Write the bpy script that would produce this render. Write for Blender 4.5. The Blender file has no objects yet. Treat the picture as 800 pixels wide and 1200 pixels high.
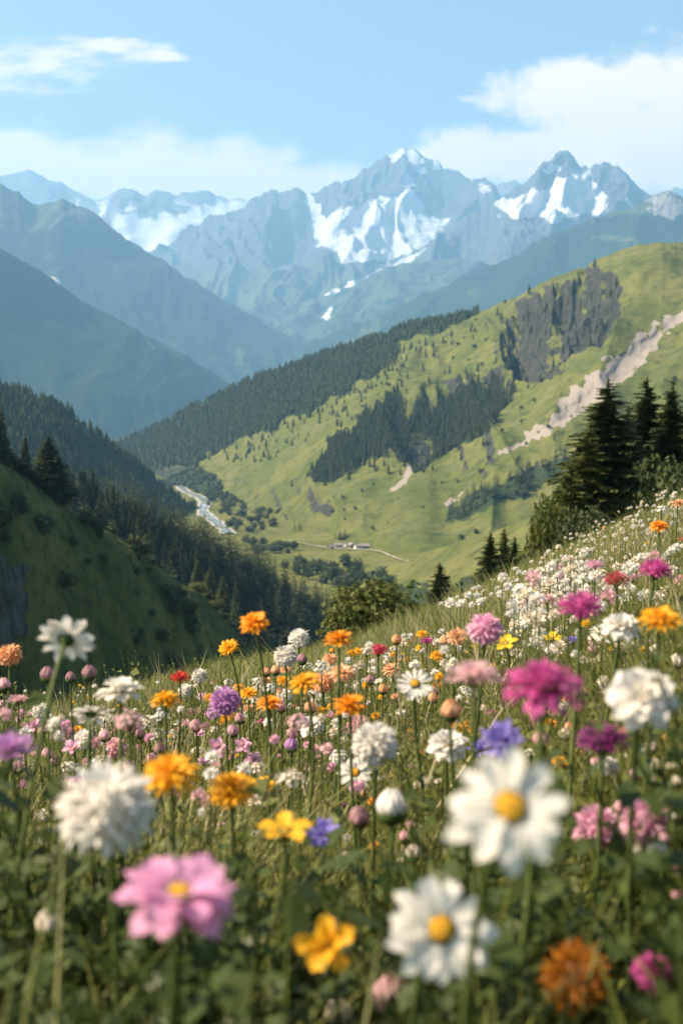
import bpy, math, random
import numpy as np
from mathutils import Vector, Matrix

random.seed(11)
rng = np.random.default_rng(11)
R = math.radians
SC = bpy.context.scene
COL = SC.collection

# ------------------------------------------------------------------ camera numbers (eye at the origin, +y into the valley)
VFOV = R(45.0)
FPX = 600 / math.tan(VFOV / 2)          # focal length in pixels of a 800 x 1200 frame
PITCH = math.atan((600 - 480) / FPX)
CP, SP = math.cos(PITCH), math.sin(PITCH)

def at(px, py, Y):
    cx = (np.asarray(px, float) - 400) / FPX
    cy = (600 - np.asarray(py, float)) / FPX
    dy = CP + cy * SP
    dz = -SP + cy * CP
    k = Y / dy
    return np.stack([cx * k, dy * k, dz * k], axis=-1)

def proj(P):
    x, y, z = P[..., 0], P[..., 1], P[..., 2]
    d = y * CP - z * SP
    u = y * SP + z * CP
    d = np.maximum(d, 1e-3)
    return 400 + FPX * x / d, 600 - FPX * u / d

# ------------------------------------------------------------------ numpy noise
def _hash(ix, iy, s):
    n = (ix.astype(np.int64) * 374761393 + iy.astype(np.int64) * 668265263 + s * 974711 + 1013904223) & 0xffffffff
    n = ((n ^ (n >> 13)) * 1274126177) & 0xffffffff
    n = ((n ^ (n >> 15)) * 668265263) & 0xffffffff
    return (n ^ (n >> 16)) / 4294967295.0

def gnoise(x, y, s=0):
    x = np.asarray(x, float); y = np.asarray(y, float)
    x, y = np.broadcast_arrays(x, y)
    ix = np.floor(x); iy = np.floor(y)
    fx = x - ix; fy = y - iy
    u = fx * fx * fx * (fx * (fx * 6 - 15) + 10)
    v = fy * fy * fy * (fy * (fy * 6 - 15) + 10)
    def g(a, b):
        t = _hash(ix + a, iy + b, s) * 2 * math.pi
        return np.cos(t) * (fx - a) + np.sin(t) * (fy - b)
    n0 = g(0, 0) * (1 - u) + g(1, 0) * u
    n1 = g(0, 1) * (1 - u) + g(1, 1) * u
    return (n0 * (1 - v) + n1 * v) * 1.5

def fbm(x, y, octv=4, s=0, gain=.5):
    a, f, t = 1.0, 1.0, 0.0
    for i in range(octv):
        t = t + a * gnoise(np.asarray(x) * f + 17.3 * i, np.asarray(y) * f - 9.1 * i, s + i * 31)
        a *= gain; f *= 2.03
    return t

def ridged(x, y, octv=4, s=0, gain=.5):
    a, f, t, w = 1.0, 1.0, 0.0, 1.0
    for i in range(octv):
        n = 1 - np.abs(gnoise(np.asarray(x) * f + 5.7 * i, np.asarray(y) * f + 3.3 * i, s + i * 53))
        n = n * n * w
        t = t + a * n
        w = np.clip(n * 1.6, 0, 1)
        a *= gain; f *= 2.1
    return t / 1.8

def sstep(a, b, x):
    t = np.clip((x - a) / (b - a), 0, 1)
    return t * t * (3 - 2 * t)

def pmask(PX, PY, poly, soft=5, namp=7, nwl=26, s=0):
    """Soft mask of a land-cover patch outlined by a polygon, its edge broken up by noise."""
    poly = np.asarray(poly, float)
    inside = np.zeros(PX.shape, bool)
    dist = np.full(PX.shape, 1e9)
    n = len(poly)
    for i in range(n):
        x0, y0 = poly[i]; x1, y1 = poly[(i + 1) % n]
        c = ((y0 > PY) != (y1 > PY))
        xi = (x1 - x0) * (PY - y0) / ((y1 - y0) if abs(y1 - y0) > 1e-9 else 1e-9) + x0
        inside ^= c & (PX < xi)
        dx, dy = x1 - x0, y1 - y0
        t = np.clip(((PX - x0) * dx + (PY - y0) * dy) / (dx * dx + dy * dy + 1e-9), 0, 1)
        dist = np.minimum(dist, np.hypot(PX - x0 - t * dx, PY - y0 - t * dy))
    sd = np.where(inside, dist, -dist)
    sd = sd + namp * fbm(PX / nwl, PY / nwl, 3, 200 + s)
    return sstep(-soft, soft, sd)

# ------------------------------------------------------------------ object helpers
def raw_mesh(name, V, T, mats=(), smooth=False, attrs=None, fmat=None):
    """A mesh from numpy arrays: V (n,3), T (m,k) faces all of k corners (or a list of such arrays)."""
    me = bpy.data.meshes.new(name)
    if not isinstance(T, (list, tuple)) or not isinstance(T[0], np.ndarray):
        T = [T]
    T = [np.asarray(t, np.int32) for t in T if len(t)]
    V = np.asarray(V, np.float32)
    me.vertices.add(len(V)); me.vertices.foreach_set('co', V.ravel())
    loops = np.concatenate([t.ravel() for t in T])
    tot = np.concatenate([np.full(len(t), t.shape[1], np.int32) for t in T])
    start = np.concatenate([[0], np.cumsum(tot)[:-1]]).astype(np.int32)
    me.loops.add(len(loops)); me.loops.foreach_set('vertex_index', loops)
    me.polygons.add(len(tot)); me.polygons.foreach_set('loop_start', start); me.polygons.foreach_set('loop_total', tot)
    if fmat is not None:
        me.polygons.foreach_set('material_index', np.asarray(fmat, np.int32))
    me.polygons.foreach_set('use_smooth', np.full(len(tot), bool(smooth)))
    for m in mats: me.materials.append(m)
    for k, a in (attrs or {}).items():
        at_ = me.attributes.new(k, 'FLOAT', 'POINT')
        at_.data.foreach_set('value', np.asarray(a, np.float32).ravel())
    me.update(calc_edges=True)
    return me

def link(name, me, parent=None):
    o = bpy.data.objects.new(name, me)
    COL.objects.link(o)
    if parent is not None: o.parent = parent
    return o

def tag(o, label=None, cat=None, group=None, kind=None):
    if label: o['label'] = label
    if cat: o['category'] = cat
    if group: o['group'] = group
    if kind: o['kind'] = kind
    return o

def empty(name, loc):
    o = bpy.data.objects.new(name, None)
    o.location = [float(c) for c in loc]; o.empty_display_size = .05
    COL.objects.link(o)
    return o

# ------------------------------------------------------------------ materials
class NT:
    """Small helper to write node trees."""
    def __init__(self, name):
        self.m = bpy.data.materials.new(name); self.m.use_nodes = True
        self.t = self.m.node_tree; self.t.nodes.clear()
        self.out = self.t.nodes.new('ShaderNodeOutputMaterial')
    def n(self, typ, **kw):
        nd = self.t.nodes.new(typ)
        for k, v in kw.items():
            if k in nd.inputs.keys():
                nd.inputs[k].default_value = v
            else:
                setattr(nd, k, v)
        return nd
    def l(self, a, b): self.t.links.new(a, b)
    def math(self, op, a, b=None, clamp=False):
        nd = self.t.nodes.new('ShaderNodeMath'); nd.operation = op; nd.use_clamp = clamp
        for i, v in enumerate((a, b)):
            if v is None: continue
            if isinstance(v, (int, float)): nd.inputs[i].default_value = v
            else: self.l(v, nd.inputs[i])
        return nd.outputs[0]
    def mix(self, f, a, b):
        nd = self.t.nodes.new('ShaderNodeMix'); nd.data_type = 'RGBA'
        for i, v in ((0, f), (6, a), (7, b)):
            if isinstance(v, (int, float)): nd.inputs[i].default_value = v
            elif isinstance(v, (tuple, list)): nd.inputs[i].default_value = (*v[:3], 1)
            else: self.l(v, nd.inputs[i])
        return nd.outputs[2]
    def noise(self, vec, scale, detail=4, rough=.55, dist=0):
        nd = self.t.nodes.new('ShaderNodeTexNoise')
        nd.inputs['Scale'].default_value = scale; nd.inputs['Detail'].default_value = detail
        nd.inputs['Roughness'].default_value = rough; nd.inputs['Distortion'].default_value = dist
        self.l(vec, nd.inputs['Vector'])
        return nd.outputs['Fac']
    def ramp(self, f, lo, hi):
        nd = self.t.nodes.new('ShaderNodeMapRange'); nd.interpolation_type = 'SMOOTHSTEP'
        nd.inputs['From Min'].default_value = lo; nd.inputs['From Max'].default_value = hi
        self.l(f, nd.inputs['Value'])
        return nd.outputs['Result']
    def attr(self, name):
        nd = self.t.nodes.new('ShaderNodeAttribute'); nd.attribute_name = name
        return nd.outputs['Fac']

def land_mat(name, size, g1=(.115, .135, .03), g2=(.16, .16, .05), g3=(.075, .10, .025), forest=(.022, .034, .016),
             rock1=(.20, .19, .18), rock2=(.34, .32, .30), snow=(.80, .82, .86), scree=(.46, .40, .36), bump=.6, fbump=1.0):
    """Land cover over a slope: grass, wood, rock, loose stone and snow by the cover stored on the mesh. size: metres of a typical patch."""
    b = NT(name)
    geo = b.n('ShaderNodeNewGeometry')
    pos = geo.outputs['Position']
    nA = b.noise(pos, 1 / size, 5)
    nB = b.noise(pos, 5.0 / size, 6, .6)
    nC = b.noise(pos, 24.0 / size, 5, .65)
    grass = b.mix(b.ramp(nA, .35, .65), g1, g2)
    grass = b.mix(b.ramp(nB, .45, .72), grass, g3)
    # rock: layered streaks
    mp = b.n('ShaderNodeMapping'); mp.inputs['Scale'].default_value = (1, 1, .35)
    b.l(pos, mp.inputs['Vector'])
    nR = b.noise(mp.outputs['Vector'], 9.0 / size, 8, .7, .4)
    rock = b.mix(b.ramp(nR, .35, .65), rock1, rock2)
    wood = b.mix(b.ramp(nC, .35, .7), forest, tuple(c * 1.7 for c in forest))
    def cover(nm, k, lo=.40, hi=.60, nz=nB):
        a = b.attr(nm)
        s = b.math('ADD', a, b.math('MULTIPLY', b.math('SUBTRACT', nz, .5), k))
        return b.ramp(s, lo, hi)
    c = b.mix(cover('rock', .9), grass, rock)
    c = b.mix(cover('scree', .9, nz=nR), c, scree)
    fm = cover('forest', .5)
    c = b.mix(fm, c, wood)
    c = b.mix(cover('snow', 1.4, .32, .68, nR), c, snow)
    hh = b.math('ADD', b.math('MULTIPLY', nB, .6), b.math('MULTIPLY', nC, .45))
    hh = b.math('ADD', hh, b.math('MULTIPLY', b.math('MULTIPLY', nR, b.attr('rock')), 1.5))
    hh = b.math('ADD', hh, b.math('MULTIPLY', b.math('MULTIPLY', nC, fm), fbump))
    bp = b.n('ShaderNodeBump'); bp.inputs['Strength'].default_value = bump; bp.inputs['Distance'].default_value = size * .10
    b.l(hh, bp.inputs['Height'])
    pr = b.n('ShaderNodeBsdfPrincipled'); pr.inputs['Roughness'].default_value = .95; pr.inputs['Specular IOR Level'].default_value = .1
    b.l(c, pr.inputs['Base Color']); b.l(bp.outputs['Normal'], pr.inputs['Normal'])
    b.l(pr.outputs[0], b.out.inputs['Surface'])
    return b.m

def leaf_mat(name, c1, c2, transl=.35, rough=.6, scale=3.0, tint=True, rnd=.25):
    """Leaves, needles and petals: a diffuse face that lets some light through; each copy a little different."""
    b = NT(name)
    geo = b.n('ShaderNodeNewGeometry')
    oi = b.n('ShaderNodeObjectInfo')
    nz = b.noise(geo.outputs['Position'], scale, 3)
    f = b.ramp(nz, .3, .7)
    if tint: f = b.math('ADD', b.math('MULTIPLY', f, .5), b.math('MULTIPLY', b.attr('tint'), .5))
    c = b.mix(f, c1, c2)
    hs = b.n('ShaderNodeHueSaturation')
    v = b.math('ADD', b.math('MULTIPLY', b.math('SUBTRACT', oi.outputs['Random'], .5), rnd), 1.0)
    b.l(v, hs.inputs['Value']); b.l(c, hs.inputs['Color'])
    pr = b.n('ShaderNodeBsdfPrincipled'); pr.inputs['Roughness'].default_value = rough; pr.inputs['Specular IOR Level'].default_value = .25
    b.l(hs.outputs['Color'], pr.inputs['Base Color'])
    tr = b.n('ShaderNodeBsdfTranslucent'); b.l(hs.outputs['Color'], tr.inputs['Color'])
    mx = b.n('ShaderNodeMixShader'); mx.inputs[0].default_value = transl
    b.l(pr.outputs[0], mx.inputs[1]); b.l(tr.outputs[0], mx.inputs[2])
    b.l(mx.outputs[0], b.out.inputs['Surface'])
    return b.m

def plain_mat(name, c1, c2, scale=4.0, rough=.8, bump=.2):
    b = NT(name)
    tc = b.n('ShaderNodeTexCoord')
    nz = b.noise(tc.outputs['Object'], scale, 5, .6)
    c = b.mix(b.ramp(nz, .3, .7), c1, c2)
    bp = b.n('ShaderNodeBump'); bp.inputs['Strength'].default_value = bump; bp.inputs['Distance'].default_value = .3 / scale
    b.l(nz, bp.inputs['Height'])
    pr = b.n('ShaderNodeBsdfPrincipled'); pr.inputs['Roughness'].default_value = rough
    b.l(c, pr.inputs['Base Color']); b.l(bp.outputs['Normal'], pr.inputs['Normal'])
    b.l(pr.outputs[0], b.out.inputs['Surface'])
    return b.m

# ------------------------------------------------------------------ terrain
def grid_faces(nv, nu):
    i = np.arange(nv - 1)[:, None] * nu + np.arange(nu - 1)[None, :]
    i = i.ravel()
    return np.stack([i, i + 1, i + nu + 1, i + nu], 1)

class Land: pass

def slope_of(P):
    du = np.gradient(P, axis=1); dv = np.gradient(P, axis=0)
    n = np.cross(du, dv); n /= np.linalg.norm(n, axis=-1, keepdims=True) + 1e-12
    n *= np.sign(n[..., 2:3] + 1e-12)
    return n

def cinterp(x, pts, col, smooth):
    pts = np.asarray(pts, float)
    xs = np.linspace(x[0], x[-1], 1600)
    y = np.interp(xs, pts[:, 0], pts[:, col])
    if smooth > 0:
        k = max(1, int(smooth / (xs[1] - xs[0])))
        ker = np.hanning(2 * k + 3); ker /= ker.sum()
        yp = np.pad(y, k + 1, mode='reflect', reflect_type='odd')
        y = np.convolve(yp, ker, mode='valid')
    return np.interp(x, xs, y)

def slope_land(name, crest, base, nu=300, nv=120, smooth=18, jag=0, jagwl=14, prof=1.0, convex=0, spur=(0, 1), rough=(0, 1),
               back=(800, 400), carve=None, seed=0, edge=.10, far=1.0, octv=4, gain=.46):
    """A mountain side: its crest line, its foot line, gullies and spurs running down the fall line and a far side behind the crest."""
    px = np.linspace(crest[0][0], crest[-1][0], nu)
    cpy = cinterp(px, crest, 1, smooth); cd = cinterp(px, crest, 2, max(smooth, 25))
    cd = cd * far; spur = (spur[0] * far, spur[1] * far); rough = (rough[0] * far, rough[1] * far); back = (back[0] * far, back[1] * far)
    bpy_ = cinterp(px, base, 1, 30); bd = cinterp(px, base, 2, 30) * far
    C = at(px, cpy, cd); B = at(px, bpy_, bd)
    teeth = jag * fbm(px / jagwl, px * 0 + seed, 4, seed + 5, .55) * cd / FPX      # the broken line of the crest, in metres
    v = np.linspace(0, 1, nv)
    nb = max(8, nv // 5)
    vb = np.linspace(0, 1, nb + 1)[1:]
    z_prof = v ** prof if convex == 0 else 1 - (1 - v) ** convex
    P = np.empty((nv + nb, nu, 3))
    P[:nv, :, :2] = B[None, :, :2] + (C - B)[None, :, :2] * v[:, None, None]
    P[:nv, :, 2] = B[None, :, 2] + (C - B)[None, :, 2] * z_prof[:, None]
    out = C[:, :2] / np.linalg.norm(C[:, :2], axis=1, keepdims=True)
    P[nv:, :, :2] = C[None, :, :2] + out[None] * (vb * back[0])[:, None, None]
    P[nv:, :, 2] = C[None, :, 2] - (vb ** 1.15 * back[1])[:, None]
    vv = np.concatenate([v, 1 + vb])[:, None] * np.ones((1, nu))
    P[..., 2] += teeth[None, :] * np.where(vv <= 1, vv ** 7, np.clip(2 - vv, 0, 1) ** 3)
    seg = np.concatenate([[0], np.cumsum(np.linalg.norm(np.diff(C[:, :2], axis=0), axis=1))])
    U = seg[None, :] * np.ones((nv + nb, 1))
    hgt = np.hypot(np.linalg.norm((C - B)[:, :2], axis=1), (C - B)[:, 2]).mean()
    win = np.clip(vv / .12, 0, 1) * np.clip((1 - vv) / .14 + edge, edge, 1)
    win = np.where(vv > 1, edge, win)
    if spur[0]:
        a, wl = spur
        wx = .35 * fbm(U / (wl * 1.6), vv * hgt / (wl * 1.6), 2, seed + 91)
        r = ridged(U / wl + wx, vv * hgt / (wl * 3.2) + wx, octv, seed + 11, gain) - .5
        d = a * r * win
        P[..., 2] += .8 * d; P[..., 1] -= .6 * d
    if rough[0]:
        a, wl = rough
        d = a * fbm(P[..., 0] / wl, P[..., 1] / wl, 5, seed + 71) * win
        P[..., 2] += d
    L = Land()
    L.PX, L.PY = proj(P)
    if carve is not None:
        P[..., 2] -= carve(L.PX, L.PY, vv) * (vv <= 1)
    L.P, L.V, L.nv, L.nu, L.name = P, vv, nv + nb, nu, name
    L.N = slope_of(P)
    L.A = {}
    return L

def finish_land(L, mat, label, cat='hill'):
    for k in ('forest', 'rock', 'snow', 'scree'): L.A.setdefault(k, np.zeros(L.V.shape))
    me = raw_mesh(L.name, L.P.reshape(-1, 3), grid_faces(L.nv, L.nu), [mat], True, {k: a for k, a in L.A.items()})
    L.ob = tag(link(L.name, me), label, cat, kind='structure')
    return L.ob

def scatter(L, w, n, seed):
    """n points on the slope, spread by the weight w and by ground area."""
    r = np.random.default_rng(seed)
    P = L.P
    a = np.linalg.norm(np.cross(P[1:, :-1] - P[:-1, :-1], P[:-1, 1:] - P[:-1, :-1]), axis=-1)
    ww = (w[:-1, :-1] * a).ravel(); ww = ww / ww.sum()
    idx = r.choice(len(ww), n, p=ww)
    i, j = np.divmod(idx, L.nu - 1)
    s, t = r.random(n)[:, None], r.random(n)[:, None]
    return (P[i, j] * (1 - s) * (1 - t) + P[i + 1, j] * s * (1 - t) + P[i, j + 1] * (1 - s) * t + P[i + 1, j + 1] * s * t)
# ------------------------------------------------------------------ land materials
M_alp = land_mat('alpine_slope', 240, rock1=(.052, .055, .062), rock2=(.15, .145, .145), g1=(.07, .08, .03), g2=(.10, .10, .045), snow=(.62, .63, .65), bump=.9)
M_far = land_mat('far_slope', 360, rock1=(.09, .09, .10), rock2=(.17, .165, .165), snow=(.60, .61, .63), g1=(.05, .062, .032), g2=(.085, .088, .045), g3=(.035, .05, .024), bump=.8)
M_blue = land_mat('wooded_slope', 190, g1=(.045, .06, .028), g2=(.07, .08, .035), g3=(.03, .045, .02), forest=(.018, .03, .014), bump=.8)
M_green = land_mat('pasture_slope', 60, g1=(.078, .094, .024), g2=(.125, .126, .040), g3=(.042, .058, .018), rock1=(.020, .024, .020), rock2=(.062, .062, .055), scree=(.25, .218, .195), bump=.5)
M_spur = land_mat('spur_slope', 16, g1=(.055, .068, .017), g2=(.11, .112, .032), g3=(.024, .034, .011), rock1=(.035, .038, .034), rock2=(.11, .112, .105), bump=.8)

def zero(L): return np.zeros(L.V.shape)

# ------------------------------------------------------------------ far range
L = slope_land('distant_range',
    [(-300, 190, 16000), (-150, 215, 16000), (-60, 196, 16000), (0, 204, 16000), (20, 199, 16000), (36, 197, 16000), (58, 211, 16000), (85, 224, 16000), (112, 238, 15500), (135, 228, 15000), (152, 222, 15000),
     (170, 228, 15000), (186, 223, 15000), (208, 229, 15000), (240, 220, 15000), (268, 231, 15000), (300, 236, 15000), (340, 240, 15000), (420, 260, 15000), (560, 225, 16000), (600, 214, 16000), (700, 235, 16000), (800, 222, 16000), (950, 200, 16000), (1100, 215, 16000)],
    [(-300, 420, 10500), (1100, 420, 10500)], 380, 100, smooth=5, jag=3, jagwl=16, spur=(360, 1200), rough=(40, 400), back=(1500, 900), seed=3, edge=.25, far=1.3)
s = fbm(L.P[..., 0] / 650, L.P[..., 1] / 650, 4, 41)
L.A['snow'] = np.clip(pmask(L.PX, L.PY, [(128, 262), (180, 254), (235, 248), (300, 236), (330, 250), (300, 290), (230, 306), (140, 288)], 5, 6, 22, 1) + .45 * sstep(225, 250, L.PY) * (s > .0) * (L.PY < 300) + .3 * (s > .35), 0, 1)
L.A['rock'] = sstep(330, 270, L.PY) * .9
finish_land(L, M_far, 'pale distant mountain range with glacier snow under the low clouds', 'mountain range')

# ------------------------------------------------------------------ the two snow mountains
L = slope_land('snow_mountain',
    [(60, 330, 11000), (150, 305, 11000), (200, 286, 11000), (225, 266, 11000), (246, 250, 11000), (262, 252, 11000), (280, 247, 11000), (300, 234, 11000), (318, 222, 11000), (332, 225, 11000), (347, 220, 11000), (358, 229, 11000),
     (372, 226, 11000), (390, 217, 11000), (412, 212, 11000), (428, 202, 11000), (441, 190, 11000), (450, 182, 11000), (462, 179, 11000), (472, 171, 11000), (482, 175, 11000), (492, 181, 11000), (506, 190, 11000), (520, 197, 11000),
     (534, 199, 11000), (550, 208, 11000), (566, 213, 11000), (580, 222, 11000), (610, 240, 11000), (700, 280, 11000), (900, 330, 11000)],
    [(60, 420, 8600), (200, 425, 8200), (330, 418, 7800), (480, 405, 7600), (620, 400, 7600), (900, 400, 7600)], 620, 220, smooth=2.5, jag=3.2, jagwl=12, prof=1.25, spur=(400, 900), rough=(36, 200), octv=5, gain=.5, back=(1500, 1400), seed=21, edge=.16, far=1.5)
sl = L.N[..., 2]
q = fbm(L.P[..., 0] / 390, L.P[..., 2] / 300, 4, 77)
sn = pmask(L.PX, L.PY, [(368, 262), (392, 246), (420, 242), (445, 234), (468, 232), (480, 222), (494, 238), (500, 252), (526, 256), (510, 282), (482, 298), (440, 306), (402, 306), (376, 288)], 6, 7, 20, 2)
sn = np.maximum(sn, pmask(L.PX, L.PY, [(380, 345), (440, 318), (500, 290), (505, 295), (450, 324), (390, 352)], 2, 3, 12, 3))
sn = np.maximum(sn, pmask(L.PX, L.PY, [(455, 182), (474, 171), (490, 182), (497, 190), (486, 195), (472, 180), (458, 190)], 2, 3, 8, 4))
sn = np.maximum(sn, .6 * sstep(290, 225, L.PY) * sstep(.4, .7, q) * sstep(430, 440, L.PX + 90 * (L.PY > 230)))
sn = np.maximum(sn, pmask(L.PX, L.PY, [(360, 225), (375, 240), (384, 268), (374, 268), (362, 245)], 2, 5, 9, 5) * .8)
L.A['snow'] = sn
L.A['rock'] = sstep(345, 285, L.PY + 22 * q)
L.A['forest'] = .55 * sstep(330, 372, L.PY + 25 * q)
finish_land(L, M_alp, 'grey rocky snow mountain with the highest pointed summit and a broad snowfield', 'mountain')

L = slope_land('snow_peak',
    [(300, 440, 8800), (400, 360, 8900), (470, 318, 9000), (520, 272, 9000), (548, 252, 9000), (572, 240, 9000), (590, 226, 9000), (604, 215, 9000), (617, 210, 9000), (626, 201, 9000), (636, 192, 9000), (646, 186, 9000), (655, 179, 9000),
     (664, 179, 9000), (674, 188, 9000), (682, 196, 9000), (690, 199, 9000), (700, 193, 9000), (712, 191, 9000), (724, 198, 9000), (738, 210, 9000), (752, 223, 9000), (768, 236, 9000), (790, 250, 9000), (830, 260, 9000), (900, 240, 9000), (1050, 225, 9000)],
    [(300, 460, 7200), (400, 425, 7000), (500, 400, 6800), (620, 395, 6600), (1050, 400, 6600)], 520, 200, smooth=2.5, jag=3.0, jagwl=11, prof=1.2, spur=(310, 660), rough=(30, 170), octv=5, gain=.5, back=(1500, 1200), seed=57, edge=.16, far=1.5)
q = fbm(L.P[..., 0] / 330, L.P[..., 2] / 240, 4, 78)
sn = pmask(L.PX, L.PY, [(578, 240), (610, 226), (640, 218), (668, 204), (690, 200), (694, 214), (716, 232), (705, 252), (680, 250), (655, 262), (625, 254), (598, 254)], 5, 6, 18, 7)
sn = np.maximum(sn, pmask(L.PX, L.PY, [(636, 196), (652, 192), (660, 198), (640, 204)], 2, 4, 8, 8))
sn = np.maximum(sn, .6 * sstep(.4, .7, q) * sstep(285, 240, L.PY) * sstep(560, 590, L.PX))
L.A['snow'] = sn
L.A['rock'] = sstep(340, 290, L.PY + 25 * q)
L.A['forest'] = .6 * sstep(320, 360, L.PY + 25 * q)
finish_land(L, M_alp, 'twin topped rocky snow peak with a bright sloping snowfield below its summits', 'mountain')

# ------------------------------------------------------------------ blue wooded ridge under the peaks
L = slope_land('blue_ridge',
    [(250, 470, 7400), (330, 425, 7200), (372, 402, 7000), (420, 378, 6800), (480, 352, 6600), (540, 328, 6500), (600, 300, 6400), (650, 274, 6300), (690, 256, 6200), (715, 248, 6200), (738, 241, 6200), (756, 234, 6200), (772, 227, 6200), (786, 224, 6200),
     (800, 231, 6200), (830, 236, 6200), (900, 215, 6200), (1050, 200, 6200)],
    [(250, 480, 6700), (372, 425, 6000), (480, 430, 5300), (600, 420, 5000), (1050, 420, 4800)], 420, 150, smooth=7, jag=3, jagwl=14, spur=(150, 620), rough=(16, 180), back=(1000, 800), seed=33, edge=.2, far=1.45)
q = fbm(L.P[..., 0] / 350, L.P[..., 2] / 190, 4, 79)
L.A['rock'] = np.clip(.50 * sstep(275, 232, L.PY + 20 * q) + pmask(L.PX, L.PY, [(765, 238), (785, 230), (800, 240), (795, 280), (775, 285), (762, 262)], 4, 7, 14, 9) * .7, 0, 1)
L.A['forest'] = sstep(.75, .35, q) * sstep(236, 266, L.PY)
finish_land(L, M_blue, 'blue hazy wooded ridge running up to a rocky top below the snow peaks', 'ridge')

# far pale valley shelf between the peaks
L = slope_land('pale_valley_side',
    [(230, 400, 8600), (300, 378, 8600), (340, 360, 8500), (380, 345, 8400), (420, 330, 8300), (470, 305, 8200), (540, 300, 8200), (640, 330, 8200)],
    [(230, 460, 7000), (340, 440, 6800), (420, 420, 6600), (640, 420, 6600)], 160, 60, smooth=14, jag=2, jagwl=18, spur=(120, 360), back=(700, 350), seed=35, edge=.4, far=1.5)
q = fbm(L.P[..., 0] / 200, L.P[..., 1] / 200, 4, 80)
L.A['snow'] = pmask(L.PX, L.PY, [(376, 372), (388, 358), (392, 362), (382, 376)], 2, 3, 8, 11)
L.A['scree'] = .2 * sstep(.2, .6, q)
L.A['forest'] = .7 * sstep(.0, -.3, q)
finish_land(L, M_far, 'pale grassy valley side at the foot of the snow mountains', 'hillside')

# ------------------------------------------------------------------ blue ridges on the shaded side of the valley
L = slope_land('hazy_ridge',
    [(-350, 150, 6160), (-200, 170, 6520), (-80, 200, 6808), (0, 214, 7000), (20, 224, 7048), (42, 240, 7100), (58, 236, 7139), (72, 234, 7172), (88, 241, 7211), (104, 246, 7249), (122, 259, 7292), (145, 276, 7348), (175, 296, 7420), (220, 326, 7528), (260, 350, 7624), (300, 373, 7720),
     (335, 392, 7804), (365, 410, 7876), (400, 440, 7960), (440, 470, 8056)],
    [(-350, 480, 5600), (0, 480, 5600), (200, 480, 5900), (300, 470, 6300), (440, 480, 6800)], 420, 150, smooth=8, jag=2.5, jagwl=14, prof=.95, spur=(150, 760), rough=(22, 260), back=(1200, 900), seed=61, edge=.2, far=1.4)
q = fbm(L.P[..., 0] / 480, L.P[..., 1] / 480, 4, 81)
L.A['forest'] = sstep(.8, .4, q) * sstep(250, 290, L.PY)
L.A['rock'] = .45 * sstep(.1, .5, q) * sstep(320, 270, L.PY)
L.A['scree'] = .75 * pmask(L.PX, L.PY, [(50, 322), (120, 326), (165, 345), (215, 350), (270, 342), (250, 358), (160, 368), (80, 345)], 6, 14, 22, 12)
finish_land(L, M_far, 'long blue ridge falling to the right behind the nearer blue slope', 'ridge')

L = slope_land('blue_slope',
    [(-350, 160, 3800), (-150, 225, 4200), (-60, 262, 4380), (0, 290, 4500), (20, 301, 4540), (40, 312, 4580), (62, 326, 4624), (85, 344, 4670), (110, 360, 4720), (140, 375, 4780), (170, 393, 4840), (200, 408, 4900), (235, 428, 4970), (262, 443, 5024), (285, 462, 5070), (310, 480, 5120), (350, 520, 5200)],
    [(-350, 560, 3500), (0, 560, 3500), (150, 550, 3700), (250, 540, 4100), (350, 540, 4500)], 380, 150, smooth=14, jag=2, jagwl=14, prof=.95, spur=(60, 620), rough=(20, 200), back=(900, 650), seed=63, edge=.25, far=1.35)
q = fbm(L.P[..., 0] / 400, L.P[..., 1] / 400, 4, 82)
L.A['forest'] = sstep(.9, .5, q)
L.A['scree'] = .8 * np.maximum(pmask(L.PX, L.PY, [(190, 425), (215, 428), (262, 440), (278, 448), (255, 452), (215, 440)], 3, 7, 14, 13), .6 * pmask(L.PX, L.PY, [(95, 362), (150, 385), (200, 412), (190, 420), (130, 395)], 4, 9, 16, 14))
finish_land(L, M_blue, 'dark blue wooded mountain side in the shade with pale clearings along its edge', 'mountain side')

# ------------------------------------------------------------------ green mountain with cliffs
E_crest = [(110, 532, 4300), (140, 519, 4200), (170, 506, 4100), (200, 490, 4000), (250, 465, 3900), (290, 446, 3800), (330, 430, 3700), (380, 413, 3600), (420, 401, 3500), (460, 391, 3420), (500, 382, 3350), (530, 376, 3280), (560, 367, 3200), (590, 353, 3120), (615, 344, 3060),
           (640, 331, 3000), (670, 318, 2950), (700, 304, 2900), (725, 295, 2860), (750, 288, 2820), (775, 286, 2790), (800, 288, 2770), (850, 280, 2750), (950, 262, 2700), (1100, 250, 2700)]
E_base = [(110, 575, 3700), (150, 580, 3500), (200, 592, 3200), (250, 600, 2900), (300, 612, 2450), (350, 625, 2150), (400, 640, 1950), (450, 648, 1850), (500, 655, 1780), (600, 665, 1700), (700, 672, 1650), (800, 675, 1600), (1100, 690, 1560)]
CLIFF = [(592, 388), (606, 366), (625, 348), (660, 335), (700, 324), (722, 338), (716, 368), (692, 396), (655, 418), (640, 432), (612, 438), (596, 420)]
CLIFF2 = [(452, 478), (480, 462), (515, 452), (560, 442), (596, 436), (600, 452), (584, 474), (560, 496), (520, 520), (490, 545), (470, 530), (458, 505)]
def carveE(PX, PY, vv):
    m = pmask(PX, PY, CLIFF, 12, 10, 24, 20)
    r = ridged((PX + .6 * PY) / 34, (PY - .4 * PX) / 46, 4, 210) - .5
    return m * (44 - 20 * r) + 24 * pmask(PX, PY, CLIFF2, 8, 6, 24, 21) + 3 * pmask(PX, PY, [(800, 372), (770, 396), (745, 430), (700, 468), (640, 508), (596, 528), (600, 520), (640, 495), (690, 455), (730, 415), (770, 385), (800, 362)], 4, 4, 20, 22)
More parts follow.
